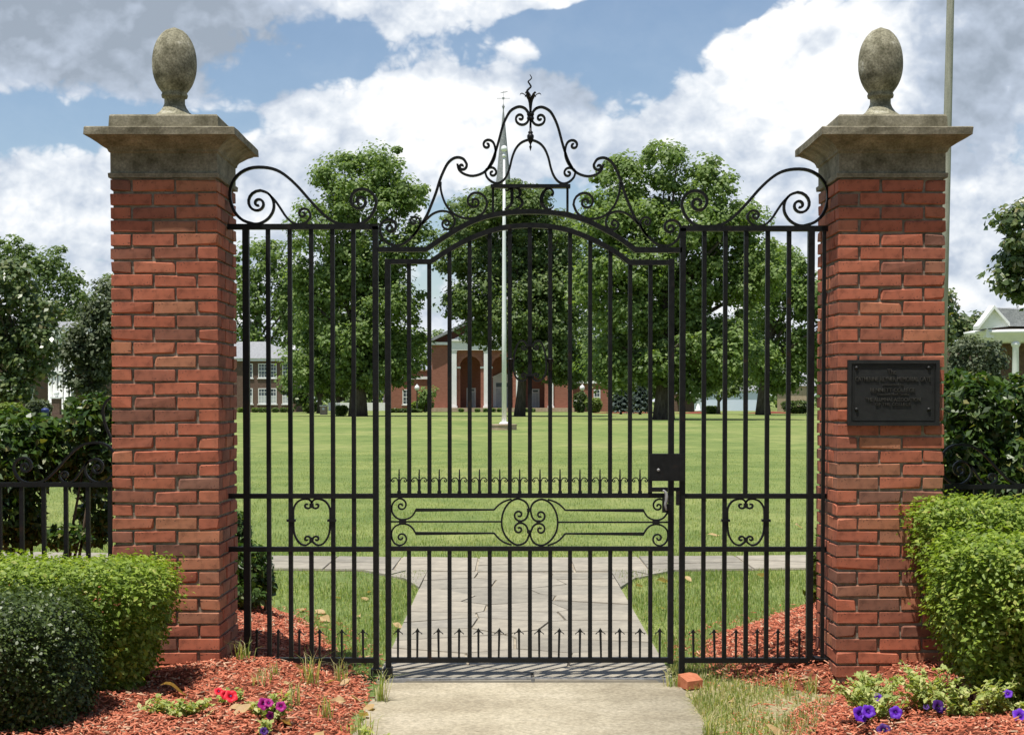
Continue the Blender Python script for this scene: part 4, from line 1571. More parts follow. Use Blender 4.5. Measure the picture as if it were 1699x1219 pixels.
x, y, h = lawn_pts(190000, 8.25, 14.5, .95)
grass('lawn_grass', x, y, h, .030, MAT['blade'], 'green lawn grass just inside the gate')
x, y, h = lawn_pts(260000, 14.3, 46, 1.9)
grass('lawn_grass', x, y, h, .030, MAT['blade'], 'mown lawn grass stretching away beyond the cross path')
n = 20000
y = rng.uniform(5.6, 8.6, n)
x = .86 + rng.exponential(.26, n)
ok = (bed_h(x, y, 1) < .05) & (x < 2.0) & (rng.uniform(0, 1, n) < .55 + .5 * np.sin(x * 9) * np.sin(y * 7))
x, y = x[ok], y[ok]
grass('weedy_grass', x, y, np.maximum(bed_h(x, y, 1), 0), .040, MAT['dryblade'], 'half dry weedy grass between walk and right mulch bed', .8)


# tufts poking through the mulch: one thing each
def tuft(px, py, Y, hgt, n, label):
    p = at(px, py, Y)
    zz = max(0.0, float(bed_h(np.array([p.x]), np.array([Y]), -1 if p.x < 0 else 1)[0]))
    root_z = zz
    n = int(n * 1.1)
    a = rng.uniform(0, 6.283, n)
    L = hgt * rng.uniform(.6, 1.35, n)
    ln = rng.uniform(.15, .8, n)
    w = np.full(n, .0024)
    tx, ty = np.cos(a), np.sin(a)
    b = np.stack([p.x + rng.normal(0, .018, n), Y + rng.normal(0, .018, n), np.full(n, root_z - .005)], 1)
    side = np.stack([-ty, tx, np.zeros(n)], 1) * w[:, None]
    m1 = b + np.stack([tx * ln * L * .3, ty * ln * L * .3, L * .65], 1)
    tip = b + np.stack([tx * ln * L, ty * ln * L, L * (1 - .45 * ln)], 1)
    V, Fc = blades(b, m1, tip, side)
    root = thing('grass_tuft', (p.x, Y, root_z), label, 'grass tuft', 'grass tufts in the left mulch bed' if p.x < 0 else 'grass tufts by the right panel')
    cards_obj('blades', V, Fc, MAT['dryblade'], root)


for px, py, Y, hg, n, lb in ((402, 1105, 7.9, .11, 34, 'pale grass tuft at the foot of the left pillar'), (515, 1130, 7.75, .17, 30, 'tall arching grass tuft in front of the left panel'),
                             (566, 1118, 7.95, .14, 22, 'grass tuft just left of the gate hinge post'), (632, 1150, 7.6, .16, 34, 'grass tuft spilling on the walk beside the hinge block'),
                             (440, 1135, 7.5, .07, 20, 'short pale tuft in mid left mulch, middle of three'), (455, 1125, 7.7, .07, 20, 'short pale tuft in mid left mulch, farthest of three'), (432, 1150, 7.3, .07, 22, 'short pale tuft in mid left mulch, nearest of three'), (484, 1165, 7.15, .12, 20, 'thin tuft in the left mulch above the magenta petunia'), (541, 1165, 7.1, .13, 22, 'thin tuft in the left mulch between petunia and hinge block'), (585, 1185, 6.9, .07, 18, 'low tuft in the left mulch close to the walk'),
                             (605, 1200, 6.75, .13, 40, 'thick grass tuft at the left edge of the walk'), (1345, 1120, 7.85, .11, 34, 'grass tuft beside the foot of the right pillar'),
                             (1310, 1130, 7.8, .10, 30, 'grass tuft under the middle of the right panel'), (1115, 1125, 8.0, .10, 30, 'grass tuft at the latch post beside the walk'), (1180, 1215, 6.75, .13, 50, 'green grass tuft at the right edge of the walk')):
    tuft(px, py, Y, hg, n, lb)


# fallen leaves
def fallen(px, py, Y, L, label, grp, inside=False):
    L *= .78
    p = at(px, py, Y)
    sd_ = -1 if p.x < 0 else 1
    z = max(0.008, float(bed_h(np.array([p.x]), np.array([Y]), sd_)[0]) + .008)
    a = rnd.uniform(0, 6.28)
    rot = Matrix.Rotation(a, 3, 'Z') @ Matrix.Rotation(rnd.uniform(-.45, .45), 3, 'Y') @ Matrix.Rotation(rnd.choice((-1, 1)) * rnd.uniform(.25, .75), 3, 'X')
    curl, bow = rnd.uniform(.04, .12), rnd.uniform(-.10, .16)
    n = 6
    vs, fs = [], []
    for i in range(n + 1):
        t = i / n
        w = L * .25 * math.sin(math.pi * min(1, t * .97 + .02)) ** 1.15 * (1 + rnd.uniform(-.14, .14))
        zc_ = curl * L * math.sin(5.2 * t + 1) + bow * L * math.sin(math.pi * t)
        for s, dz in ((-1, .10 * L), (0, 0), (1, .05 * L)):
            vs.append(tuple(rot @ Vector(((t - .5) * L, s * w, zc_ + dz * abs(s) * math.sin(math.pi * t) + rnd.uniform(-.01, .01) * L))))
    zmin = min(v[2] for v in vs)
    vs = [(v[0], v[1], v[2] - zmin) for v in vs]
    for i in range(n):
        for k in range(2):
            fs.append((i * 3 + k, i * 3 + k + 1, i * 3 + 4 + k, i * 3 + 3 + k))
    me = bpy.data.meshes.new('fallen_leaf')
    me.from_pydata(vs, [], fs)
    o = link('fallen_leaf', me, MAT['dryleaf'])
    o.location = (p.x, Y, z)
    tag(o, label, 'leaf', grp)


fallen(288, 1165, 7.05, .17, 'large curled tan leaf in the left mulch near the dark bush', 'fallen leaves')
for px, py, Y, L, lb in ((545, 1125, 7.85, .09, 'tan leaf under the left panel below its fourth arrow spike'), (572, 1122, 7.9, .10, 'tan leaf under the left panel nearest the gate post'),
                         (590, 1140, 7.6, .13, 'dry leaf on the mulch a hand left of the hinge block'), (612, 1150, 7.4, .14, 'curled tan leaf at the walk corner beside the hinge block'),
                         (603, 1165, 7.2, .12, 'tan leaf on the mulch just below the hinge block'), (475, 1140, 7.5, .07, 'small dry leaf among the tufts in mid left mulch'),
                         (612, 1180, 6.95, .08, 'small tan leaf touching the left edge of the walk'), (398, 1195, 6.75, .13, 'broad dry leaf left of the magenta petunia, the farther of two'),
                         (402, 1205, 6.68, .12, 'broad dry leaf left of the magenta petunia, the nearer of two'), (475, 1205, 6.7, .14, 'dry leaf close on the right of the magenta petunia'),
                         (350, 1215, 6.6, .1, 'dry leaf at the bottom edge between dark bush and magenta petunia'), (530, 1212, 6.65, .14, 'long dry leaf at the bottom between magenta petunia and walk'),
                         (560, 1150, 7.45, .10, 'dry leaf between the tall tuft and the hinge block'), (500, 1122, 7.95, .09, 'tan leaf under the middle of the left panel')):
    fallen(px, py, Y, L, lb, 'fallen leaves')
for px, py, Y, L, lb in ((500, 1000, 10.9, .13, 'leaf at the back edge of the left mulch behind the panel'), (532, 1008, 10.8, .14, 'leaf where left mulch meets grass, seen past the fourth bar'),
                         (540, 1022, 10.4, .15, 'largest leaf on the mulch edge behind the left panel'), (560, 980, 11.6, .12, 'leaf on the grass behind the left panel below the cross path'),
                         (605, 990, 11.5, .13, 'nearer leaf on the grass left of the hinge post'), (612, 975, 11.9, .10, 'farther leaf on the grass left of the hinge post'),
                         (595, 1020, 10.6, .10, 'leaf on the grass behind the last bars of the left panel'), (1100, 955, 12.6, .14, 'leaf beside the right flare of the stone path'),
                         (1060, 975, 12.3, .12, 'leaf on the grass touching the right side of the stone path'), (1185, 870, 17, .18, 'leaf on the lawn left of the right lyre scroll'),
                         (1325, 848, 18, .2, 'leaf on the lawn near the plaque pillar, farthest one'), (1265, 940, 13, .16, 'leaf on the grass behind the middle of the right panel'),
                         (1142, 950, 12.7, .12, 'leaf on the grass just right of the latch post'), (1100, 1006, 11, .1, 'small leaf on the grass behind the latch stile'),
                         (660, 1040, 10.1, .1, 'small leaf on the grass beside the hinge stile'), (1110, 1075, 9.2, .09, 'small leaf behind the foot of the latch stile')):
    fallen(px, py, Y, L, lb, 'fallen leaves inside the gate')
for px, py, Y, L, lb in ((1215, 1155, 7.6, .1, 'dry leaf on the weedy grass right of the loose brick'), (1290, 1205, 6.8, .14, 'long dry leaf at the bottom edge of the right mulch'), (1252, 1180, 7.2, .08, 'small dry leaf where weedy grass meets right mulch'),
                         (1400, 1115, 7.6, .09, 'dry leaf at the left foot of the plaque pillar'), (1490, 1108, 7.5, .08, 'dry leaf before the plaque pillar beside the hedge')):
    fallen(px, py, Y, L, lb, 'fallen leaves on the right')

# loose brick piece by the latch post
p = at(1146, 1130, 7.98)
bm_ = MB()
c, s = math.cos(.5), math.sin(.5)
q = [(-.055, -.05), (.045, -.045), (.06, .03), (.03, .055), (-.05, .045)]
vs = [(x * c - y * s + p.x, x * s + y * c + 7.98, .01) for x, y in q] + [((x * c - y * s) * .96 + p.x, (x * s + y * c) * .96 + 7.98, .062 + y * .25) for x, y in q]
bm_.add(vs, [(4, 3, 2, 1, 0), (5, 6, 7, 8, 9)] + [(i, (i + 1) % 5, 5 + (i + 1) % 5, 5 + i) for i in range(5)])
tag(bm_.build('loose_brick', MAT['terracotta']), 'broken orange brick lying beside the gate latch post', 'brick')


# petunias
def petunia(px, py, Y, spread, n_leaf, flowers, label, cat='flower', name='petunia_plant', height=.10, mat='petleaf'):
    p = at(px, py, Y)
    side = -1 if p.x < 0 else 1
    z0 = max(0.0, float(bed_h(np.array([p.x]), np.array([Y]), side)[0]))
    root = thing(name, (p.x, Y, z0), label, cat, 'petunias in the mulch beds')
    mb = MB()
    Ps, Ns = [], []
    n_leaf = int(n_leaf * 1.7)
    stems = max(6, n_leaf // 24)
    for k in range(stems):
        a = rnd.uniform(0, 6.28)
        r = spread * rnd.uniform(.25, 1)
        e = Vector((p.x + r * math.cos(a), Y + r * math.sin(a) * .7, z0 + height * rnd.uniform(.5, 1.15)))
        b = Vector((p.x + .15 * r * math.cos(a), Y + .15 * r * math.sin(a), z0 - .005))
        m_ = b.lerp(e, .55) + Vector((0, 0, height * .12))
        mb.tube([b, m_, e], [.0025, .002, .0012], 4)
        for j in range(n_leaf // stems):
            t = rnd.uniform(.15, 1.02)
            q = (b.lerp(m_, t / .55) if t < .55 else m_.lerp(e, (t - .55) / .45)) + Vector((rnd.gauss(0, .010), rnd.gauss(0, .010), rnd.gauss(0, .006)))
            Ps.append(q)
            Ns.append((rnd.gauss(0, .6), rnd.gauss(-.2, .6), 1))
    V, Fc = leaf_cards(np.array(Ps), np.array(Ns, float), .029 * rng.uniform(.6, 1.4, len(Ps)), .55)
    cards_obj('foliage', V, Fc, MAT[mat], root)
    mb.build('stem', MAT['petleaf'], root)
    for fx, fy, fr, colr in flowers:
        c = at(fx, fy, Y - spread * .75 - rnd.uniform(.0, .03))
        fr *= 1.2
        nrm = Vector((rnd.uniform(-.35, .35), -.75, rnd.uniform(.35, .8))).normalized()
        u = nrm.cross(Vector((0, 0, 1))).normalized()
        w = u.cross(nrm)
        vs, fs = [], []
        nn = 20
        a0 = rnd.uniform(0, 6.28)
        rings = ((.10, -.35), (.45, -.06), (.82, .05), (1.0, -.02))
        for rr, dz in rings:
            for k in range(nn):
                a = a0 + 2 * math.pi * k / nn
                lob = 1 - (.16 if rr > .5 else 0) * (1 + math.cos(5 * 2 * math.pi * k / nn)) * .5 * rr + rnd.uniform(-.03, .03)
                ruff = .07 * math.sin(3 * a + k) * rr
                vs.append(c + (u * math.cos(a) + w * math.sin(a)) * fr * rr * lob + nrm * fr * (dz + ruff))
        for i in range(len(rings) - 1):
            for k in range(nn):
                fs.append((i * nn + k, i * nn + (k + 1) % nn, (i + 1) * nn + (k + 1) % nn, (i + 1) * nn + k))
        fs.append(tuple(range(nn)))
        fo = MB().add(vs, fs, True).build('bloom', MAT[colr], root)
        cc = [c + (u * math.cos(k * 1.257) + w * math.sin(k * 1.257)) * fr * .16 + nrm * fr * .02 for k in range(5)] + [c + nrm * fr * .03]
        MB().add(cc, [(5, k, (k + 1) % 5) for k in range(5)]).build('flower_eye', MAT['violet' if colr != 'violet' else 'black'], fo)


petunia(1450, 1200, 6.62, .22, 420, [(1428, 1184, .031, 'purple'), (1441, 1179, .026, 'purple'), (1486, 1181, .024, 'purple'), (1466, 1210, .026, 'violet'), (1500, 1209, .017, 'purple')], 'large purple petunia plant with the most blooms in right bed', height=.16)
petunia(1455, 1160, 6.9, .07, 90, [(1456, 1157, .020, 'purple')], 'small purple petunia with one bloom above the large purple plant', height=.11)
petunia(1545, 1190, 6.7, .20, 330, [(1558, 1171, .028, 'violet'), (1537, 1172, .012, 'violet')], 'petunia plant with a single very dark violet bloom', height=.17)
petunia(1652, 1185, 6.7, .13, 180, [(1672, 1150, .018, 'purple')], 'leggy petunia with one small purple bloom under the right hedge', height=.16)
petunia(1694, 1200, 6.6, .10, 130, [(1693, 1186, .030, 'purple')], 'purple petunia cut by the right edge of the picture', height=.10)
petunia(1600, 1212, 6.55, .20, 330, [], 'flowerless petunia foliage between the dark violet and leggy petunias', height=.14)
petunia(378, 1165, 6.95, .09, 60, [(383, 1154, .027, 'red'), (374, 1152, .020, 'red'), (363, 1146, .018, 'red')], 'red petunia blooming in the left mulch bed', height=.06)
petunia(450, 1195, 6.7, .13, 260, [(438, 1167, .024, 'magenta'), (446, 1165, .018, 'magenta'), (466, 1171, .020, 'magenta'), (448, 1186, .016, 'magenta')], 'magenta petunia blooming in the left mulch bed', height=.10)
petunia(300, 1206, 6.62, .17, 260, [], 'low green petunia foliage below the large curled leaf', height=.075)
petunia(440, 1213, 6.5, .06, 40, [(438, 1212, .016, 'violet')], 'small dark violet petunia at the bottom edge left of the walk', height=.06)
petunia(62, 1214, 6.45, .05, 40, [(62, 1206, .012, 'pink')], 'tiny pink petunia in front of the dark bush', height=.10)
petunia(622, 1214, 6.6, .08, 90, [], 'small plant without flowers at the left edge of the walk', height=.08)
petunia(1520, 1120, 7.3, .05, 60, [], 'thin sprig growing against the right pillar base', height=.09)
petunia(1425, 1140, 7.1, .05, 60, [], 'thin pale sprig left of the single bloom petunia', height=.13)

# ------------------------------------------------------------------ flagpole, utility pole
FY = 80.0
b, t = at(836.5, 705, FY), at(836.5, 247, FY)
fp = thing('flagpole', (b.x, FY, 0), 'tall white flagpole on a round brick base on the lawn', 'flagpole')
MB().tube([(b.x, FY, .2), (b.x, FY, 5), (b.x, FY, 10), (b.x, FY, t.z - .15)], [.125, .11, .088, .05], 14).build('pole', MAT['polewhite'], fp)
MB().lathe([(.02, -.16), (.13, -.1), (.16, 0), (.12, .12), (.01, .17)], (b.x, FY, t.z), 14).build('ball_finial', MAT['polewhite'], fp)
MB().lathe([(.09, -.1), (.10, 0), (.05, .06)], (b.x, FY, t.z - .32), 12).build('truck', MAT['polewhite'], fp)
MB().lathe([(.26, .28), (.25, .34), (.17, .40)], (b.x, FY, 0), 16).build('pole_collar', MAT['polewhite'], fp)
MB().lathe([(.63, -.05), (.63, .22), (.66, .22), (.66, .28), (.62, .285)], (b.x, FY, 0), 28, False).build('brick_base', MAT['tan'], fp)

UY = 42.0
a, b = at(1578, -40, UY), at(1562, 640, UY)
up_ = thing('utility_pole', (b.x, UY, 0), 'leaning grey wooden pole rising behind the right pillar', 'pole')
d = (a - b)
b0 = b - d * (b.z / d.z)
MB().tube([b0, b0.lerp(a, .5), a, a + d * .15], [.135, .115, .098, .095], 12).build('shaft', MAT['polewood'], up_)
m = MB()
e = a + d * .12
m.box(e.x - 1.1, e.x + 1.1, UY - .05, UY + .05, e.z - .06, e.z + .06)
m.build('crossarm', MAT['polewood'], up_)


# ------------------------------------------------------------------ buildings
def window(px0, px1, py0, py1, Y, root, cols=2, rows=4, blind=0, sill=True):
    """proud white frame with bars, recessed pane"""
    a, b = at(px0, py1, Y), at(px1, py0, Y)
    f = MB()
    w = .11
    d0, d1 = Y - .06, Y + .05
    f.box(a.x, a.x + w, d0, d1, a.z, b.z).box(b.x - w, b.x, d0, d1, a.z, b.z)
    f.box(a.x + w, b.x - w, d0, d1, b.z - w, b.z).box(a.x + w, b.x - w, d0, d1, a.z, a.z + w)
    if sill:
        f.box(a.x - .12, b.x + .12, Y - .12, Y + .04, a.z - .12, a.z - .002)
    for i in range(1, cols):
        x = a.x + (b.x - a.x) * i / cols
        f.box(x - .025, x + .025, Y - .03, Y + .03, a.z + w, b.z - w)
    for i in range(1, rows):
        z = a.z + (b.z - a.z) * i / rows
        h = .05 if i == rows // 2 else .025
        f.box(a.x + w, b.x - w, Y - .028, Y + .028, z - h, z + h)
    wo = f.build('window', MAT['white'], root)
    MB().box(a.x + .05, b.x - .05, Y - .008, Y + .02, a.z + .05, b.z - .05).build('pane', MAT['glass'], wo)
    if blind:
        MB().box(a.x + w, b.x - w, Y - .018, Y - .009, a.z + w, a.z + (b.z - a.z) * blind).build('blind', MAT['blind'], wo)
    return wo


def part_box(name, px0, px1, py0, py1, Y, d, mat, root):
    return MB().pbox(px0, px1, py0, py1, Y, d).build(name, MAT[mat], root)


# chapel
def chapel():
    Y = 210.0
    c = at(833.5, 683, Y)
    root = thing('brick_chapel', (c.x, Y, 0), 'red brick chapel with white columns, arched portico and tall grey spire', 'chapel')
    k = Y / F
    zb = 0.0
    X = lambda px: at(px, 600, Y).x
    Zz = lambda py: at(833, py, Y).z
    # block behind the portico; flanking walls
    m = MB()
    m.box(X(716), X(749), Y, Y + 24, zb, Zz(572)).box(X(918), X(951), Y, Y + 24, zb, Zz(572))
    m.box(X(749), X(918), Y + 5.0, Y + 24, zb, Zz(572))
    m.build('wall', MAT['chapel_brick'], root)
    # arcade wall: piers, spandrels over three arches
    m = MB()
    arches = [(763.2, 797.4), (816.4, 850.6), (869.6, 903.8)]
    edges = [757.5] + [v for a in arches for v in a] + [910]
    for a, b in zip(edges[0::2], edges[1::2]):
        m.box(X(a), X(b), Y + .3, Y + 1.0, zb + .5, Zz(579))
    for a, b in arches:
        xa, xb = X(a), X(b)
        r = (xb - xa) / 2
        zs_ = Zz(608)
        poly = [(xa, zs_)] + [((xa + xb) / 2 - r * math.cos(math.pi * i / 16), zs_ + r * math.sin(math.pi * i / 16)) for i in range(1, 16)] + [(xb, zs_), (xb, Zz(579)), (xa, Zz(579))]
        m.prism(poly, Y + .3, Y + 1.0)
    m.build('arcade_wall', MAT['chapel_brick'], root)
    for a, b in arches:
        xa, xb = X(a), X(b)
        r = (xb - xa) / 2
        zs_ = Zz(608)
        n = 16
        vs, fs = [], []
        for i in range(n + 1):
            t = math.pi * i / n
            for rr in (r + .02, r + .45):
                for yy in (Y + .24, Y + .32):
                    vs.append(((xa + xb) / 2 - rr * math.cos(t), yy, zs_ + rr * math.sin(t)))
        for i in range(n):
            for q in ((0, 2, 6, 4), (1, 5, 7, 3), (0, 4, 5, 1), (2, 3, 7, 6)):
                fs.append(tuple(i * 4 + j for j in q))
        MB().add(vs, fs).build('arch_ring', MAT['chapel_brick'], root)
        for x in (xa, xb):
            s = -1 if x == xa else 1
            x0, x1 = sorted((x - s * .05, x + s * .42))
            MB().box(x0, x1, Y + .2, Y + 1.02, zs_ - .25, zs_).build('impost', MAT['white'], root)
    # white pilaster columns
    for px in (753.5, 806.8, 860.2, 914):
        x = X(px)
        m = MB()
        m.box(x - .32, x + .32, Y - .25, Y + .30, zb + .8, Zz(581)).box(x - .42, x + .42, Y - .35, Y + .30, zb + .45, zb + .8)
        m.box(x - .38, x + .38, Y - .3, Y + .30, Zz(584), Zz(581) + .002)
        m.build('column', MAT['white'], root)
    m = MB()
    m.box(X(748), X(920), Y - .35, Y + 1.2, Zz(581) + .004, Zz(566)).box(X(746.5), X(921.5), Y - .6, Y + 1.2, Zz(566), Zz(563))
    m.build('entablature', MAT['white'], root)
    # white tympanum and wide gable
    cx = X(833.5)
    MB().prism([(X(752), Zz(562.8)), (X(915), Zz(562.8)), (cx, Zz(522))], Y - .2, Y + 1.2).build('tympanum', MAT['white'], root)
    MB().prism([(X(714), Zz(572)), (X(953), Zz(572)), (X(953), Zz(568)), (cx, Zz(509)), (X(714), Zz(568))], Y + 1.25, Y + 1.6).build('gable', MAT['chapel_brick'], root)
    m = MB()
    for s in (-1, 1):
        xe = cx + s * (cx - X(711))
        m.add([(xe, Y - .8, Zz(569)), (cx, Y - .8, Zz(510)), (cx, Y - .8, Zz(505)), (xe, Y - .8, Zz(564)), (xe, Y + 24, Zz(569)), (cx, Y + 24, Zz(510)), (cx, Y + 24, Zz(505)), (xe, Y + 24, Zz(564))],
              [(0, 1, 2, 3), (4, 7, 6, 5), (0, 4, 5, 1), (3, 2, 6, 7), (0, 3, 7, 4), (1, 5, 6, 2)])
    m.build('roof', MAT['slate'], root)
    for a, b in ((714.5, 748), (919, 952.5)):
        part_box('cornice', a, b, 567.5, 572, Y - .4, .6, 'white', root)
    part_box('plinth', 714, 953, 676.5, 683, Y - 1.6, 1.8, 'tan', root)
    MB().box(X(757), X(910), Y + 5, Y - .1, Zz(580), Zz(578)).build('portico_ceiling', MAT['white'], root)
    MB().box(X(757), X(910), Y - .1, Y + 5.0, .3, .5).build('portico_floor', MAT['tan'], root)
    # doors in the recess
    Yr = Y + 4.95
    for a, b, t in ((774, 789.3, 643.5), (881.5, 895, 645)):
        d = MB().pbox(a, b, t, 675.5, Yr, .1).build('door', MAT['white'], root)
        MB().pbox(a + 2.5, b - 2.5, t + 2, t + 5, Yr - .03, .04).build('transom_window', MAT['glass'], d)
        xm = at((a + b) / 2, 660, Yr - .03).x
        MB().pbox(a + 1.6, (a + b) / 2 - .3, t + 7, 674.5, Yr - .02, .03).pbox((a + b) / 2 + .3, b - 1.6, t + 7, 674.5, Yr - .02, .03).build('door_leaf', MAT['blind'], d)
    d = MB().pbox(818, 849, 626, 675.5, Yr - .15, .2).build('door', MAT['white'], root)
    MB().pbox(823, 844, 635, 642, Yr - .18, .04).build('transom_window', MAT['glass'], d)
    MB().pbox(823, 833.2, 643.5, 675, Yr - .17, .03).pbox(833.8, 844, 643.5, 675, Yr - .17, .03).build('door_leaf', MAT['blind'], d)
    p0, p1, p2 = at(815, 626, Yr), at(852, 626, Yr), at(833.5, 617, Yr)
    MB().prism([(p0.x, p0.z), (p1.x, p1.z), (p2.x, p2.z)], Yr - .35, Yr).build('door_pediment', MAT['white'], d)
    # tower and spire
    ys = Y + 9
    sx = at(835.2, 300, ys).x
    zr = Zz(520)
    MB().box(sx - 2.2, sx + 2.2, ys - 2.2, ys + 2.2, zr - 3, at(835, 500, ys).z).build('tower', MAT['chapel_brick'], root)
    MB().box(sx - 1.9, sx + 1.9, ys - 1.9, ys + 1.9, at(835, 500, ys).z, at(835, 420, ys).z).build('belfry', MAT['white'], root)
    z0, z1 = at(835, 420, ys).z, at(835, 181, ys).z
    MB().lathe([(2.2, z0), (1.88, z0 + .5), (.06, z1)], (sx, ys, 0), 8, False).build('spire', MAT['spire'], root)
    wv = MB().lathe([(.03, z1 - .3), (.10, z1 + .1), (.20, z1 + .3), (.10, z1 + .5), (.03, z1 + .7), (.03, at(835, 151, ys).z)], (sx, ys, 0), 8).build('weathervane', MAT['spire'], root)
    za, zv = at(835, 163.5, ys).z, at(835, 154, ys).z
    m = MB().box(sx - .9, sx + .9, ys - .025, ys + .025, za - .03, za + .03)
    m.box(sx - .15, sx + .15, ys - .03, ys + .03, za - .15, za + .15)
    m.prism([(sx - .55, zv - .1), (sx - .2, zv - .04), (sx + .4, zv + .05), (sx + .75, zv + .25), (sx + .4, zv + .15), (sx - .1, zv + .08)], ys - .02, ys + .02)
    m.build('vane_arrow', MAT['spire'], wv)
    # low wings
    for a, b, w in ((640, 715.5, ((668, 680),)), (951.5, 1010, ((985, 996),))):
        yt = 615 if a < 700 else 622
        part_box('wing_wall', a, b, yt, 683, Y + 3, 14, 'chapel_brick', root)
        part_box('wing_band', a - .4, b, yt + 9.5, yt + 14, Y + 2.8, .3, 'white', root)
        part_box('wing_coping', a - .6, b, yt - 2, yt, Y + 2.7, 14.5, 'tan', root)
        for p, q in w:
            window(p, q, 646, 671, Y + 3, root, 2, 4)
    return root


chapel()


# brown brick residence hall seen past the left pillar
def hall():
    Y = 205.0
    a, b = at(330, 683, Y), at(491, 683, Y)
    root = thing('residence_hall', ((a.x + b.x) / 2, Y, 0), 'brown brick two storey hall with grey hipped roof and white windows left of the lawn', 'house')
    zt = at(400, 599, Y).z
    MB().box(a.x, b.x, Y, Y + 14, 0, zt).build('wall', MAT['brown_brick'], root)
    MB().box(a.x - .4, b.x + .4, Y - .4, Y + 14.4, zt, zt + .35).build('cornice', MAT['white'], root)
    zr = at(400, 570, Y + 6).z
    z0 = zt + .352
    MB().add([(a.x - .5, Y - .5, z0), (b.x + .5, Y - .5, z0), (b.x + .5, Y + 14.5, z0), (a.x - .5, Y + 14.5, z0), (a.x + 4, Y + 7, zr + .3), (b.x - 5, Y + 7, zr + .3)],
             [(0, 1, 5, 4), (1, 2, 5), (2, 3, 4, 5), (3, 0, 4), (3, 2, 1, 0)]).build('roof', MAT['slate'], root)
    for x0, x1 in ((405, 419.5), (428.5, 443.4), (444.6, 459), (468.5, 483)):
        window(x0, x1, 603, 627, Y, root, 3, 4)
        window(x0, x1, 644, 670, Y, root, 3, 4, .5)


hall()


# older hall behind the trees at far left
def porch_hall():
    Y = 175.0
    a, b = at(-70, 683, Y), at(178, 683, Y)
    root = thing('porch_hall', ((a.x + b.x) / 2, Y, 0), 'brick hall with tall white porch columns half hidden by magnolias at far left', 'house')
    zt = at(80, 556, Y).z
    MB().box(a.x, b.x, Y, Y + 14, 0, zt).build('wall', MAT['brown_brick'], root)
    MB().box(a.x - .5, b.x + .5, Y - 3.0, Y + 14, zt, zt + .7).build('cornice', MAT['white'], root)
    zr = at(80, 533, Y + 6).z
    MB().add([(a.x - .6, Y - 3.1, zt + .702), (b.x + .6, Y - 3.1, zt + .702), (b.x + .6, Y + 14.5, zt + .702), (a.x - .6, Y + 14.5, zt + .702), (a.x + 4, Y + 7, zr), (b.x - 4, Y + 7, zr)],
             [(0, 1, 5, 4), (1, 2, 5), (2, 3, 4, 5), (3, 0, 4), (3, 2, 1, 0)]).build('roof', MAT['slate'], root)
    for px in (84, 92, 101, 110, 120):
        p = at(px, 680, Y - 2.6)
        MB().lathe([(.34, 0), (.34, .3), (.27, .35), (.23, zt - .5), (.3, zt - .4), (.32, zt - .004)], (p.x, Y - 2.6, 0), 10).build('column', MAT['white'], root)
    MB().box(at(80, 0, Y).x, at(124, 0, Y).x, Y - 3, Y - .01, at(80, 621, Y).z, at(80, 616, Y).z).build('balcony', MAT['white'], root)
    for x0, x1 in ((20, 30), (45, 55), (86, 95), (104, 113), (136, 146)):
        window(x0, x1, 588, 610, Y, root, 2, 4)
        window(x0, x1, 642, 668, Y, root, 2, 4)


porch_hall()


# white portico house at right
def white_house():
    Y = 100.0
    a = at(1668, 683, Y)
    root = thing('portico_house', (a.x + 6, Y, 0), 'white house with pediment and round porch of tall columns at right edge', 'house')
    k = Y / F
    X = lambda px: at(px, 600, Y).x
    Zz = lambda py: at(1650, py, Y).z
    MB().box(X(1662), X(1662) + 16, Y + 3, Y + 16, 0, Zz(566)).build('wall', MAT['brown_brick'], root)
    # pediment gable facing left-front, roof ridge running right
    g = [(X(1624), Zz(546)), (X(1676), Zz(541)), (X(1650), Zz(512))]
    MB().prism(g, Y + .4, Y + 1.2).build('pediment', MAT['white'], root)
    m = MB()
    for (p, q) in ((g[0], g[2]), (g[2], g[1])):
        m.prism([(p[0], p[1]), (q[0], q[1]), (q[0], q[1] + .22), (p[0], p[1] + .22)], Y + .1, Y + 1.3)
    m.build('raking_cornice', MAT['white'], root)
    MB().add([(X(1650), Y + .3, Zz(510)), (X(1650) + 17, Y + 2, Zz(510)), (X(1676) + 16, Y - .3, Zz(541)), (X(1676), Y + .2, Zz(541)), (X(1676) + 3, Y + 14, Zz(545)), (X(1650) + 17, Y + 14, Zz(545))],
             [(0, 3, 2, 1), (0, 1, 5, 4)]).build('roof', MAT['slate'], root)
    cx, cy = X(1700), Y + 2.6
    prof = [(2.75, Zz(567)), (2.75, Zz(555)), (2.95, Zz(553)), (3.0, Zz(548)), (2.6, Zz(546))]
    MB().lathe(prof, (cx, cy, 0), 40).build('round_entablature', MAT['white'], root)
    MB().box(X(1640), X(1640) + 18, Y + .5, Y + 3, Zz(560), Zz(546)).build('frieze', MAT['white'], root)
    for i, ang in enumerate((205, 232, 258, 284, 310)):
        x, y = cx + 2.5 * math.cos(R(ang)), cy + 2.5 * math.sin(R(ang))
        h = Zz(567)
        MB().lathe([(.30, 0), (.30, .18), (.235, .22), (.23, h * .4), (.195, h - .35), (.22, h - .3), (.29, h - .2), (.29, h - .002)], (x, y, 0), 14).build('column', MAT['white'], root)
    window(1705, 1718, 580, 610, Y + 3, root, 2, 4)


white_house()

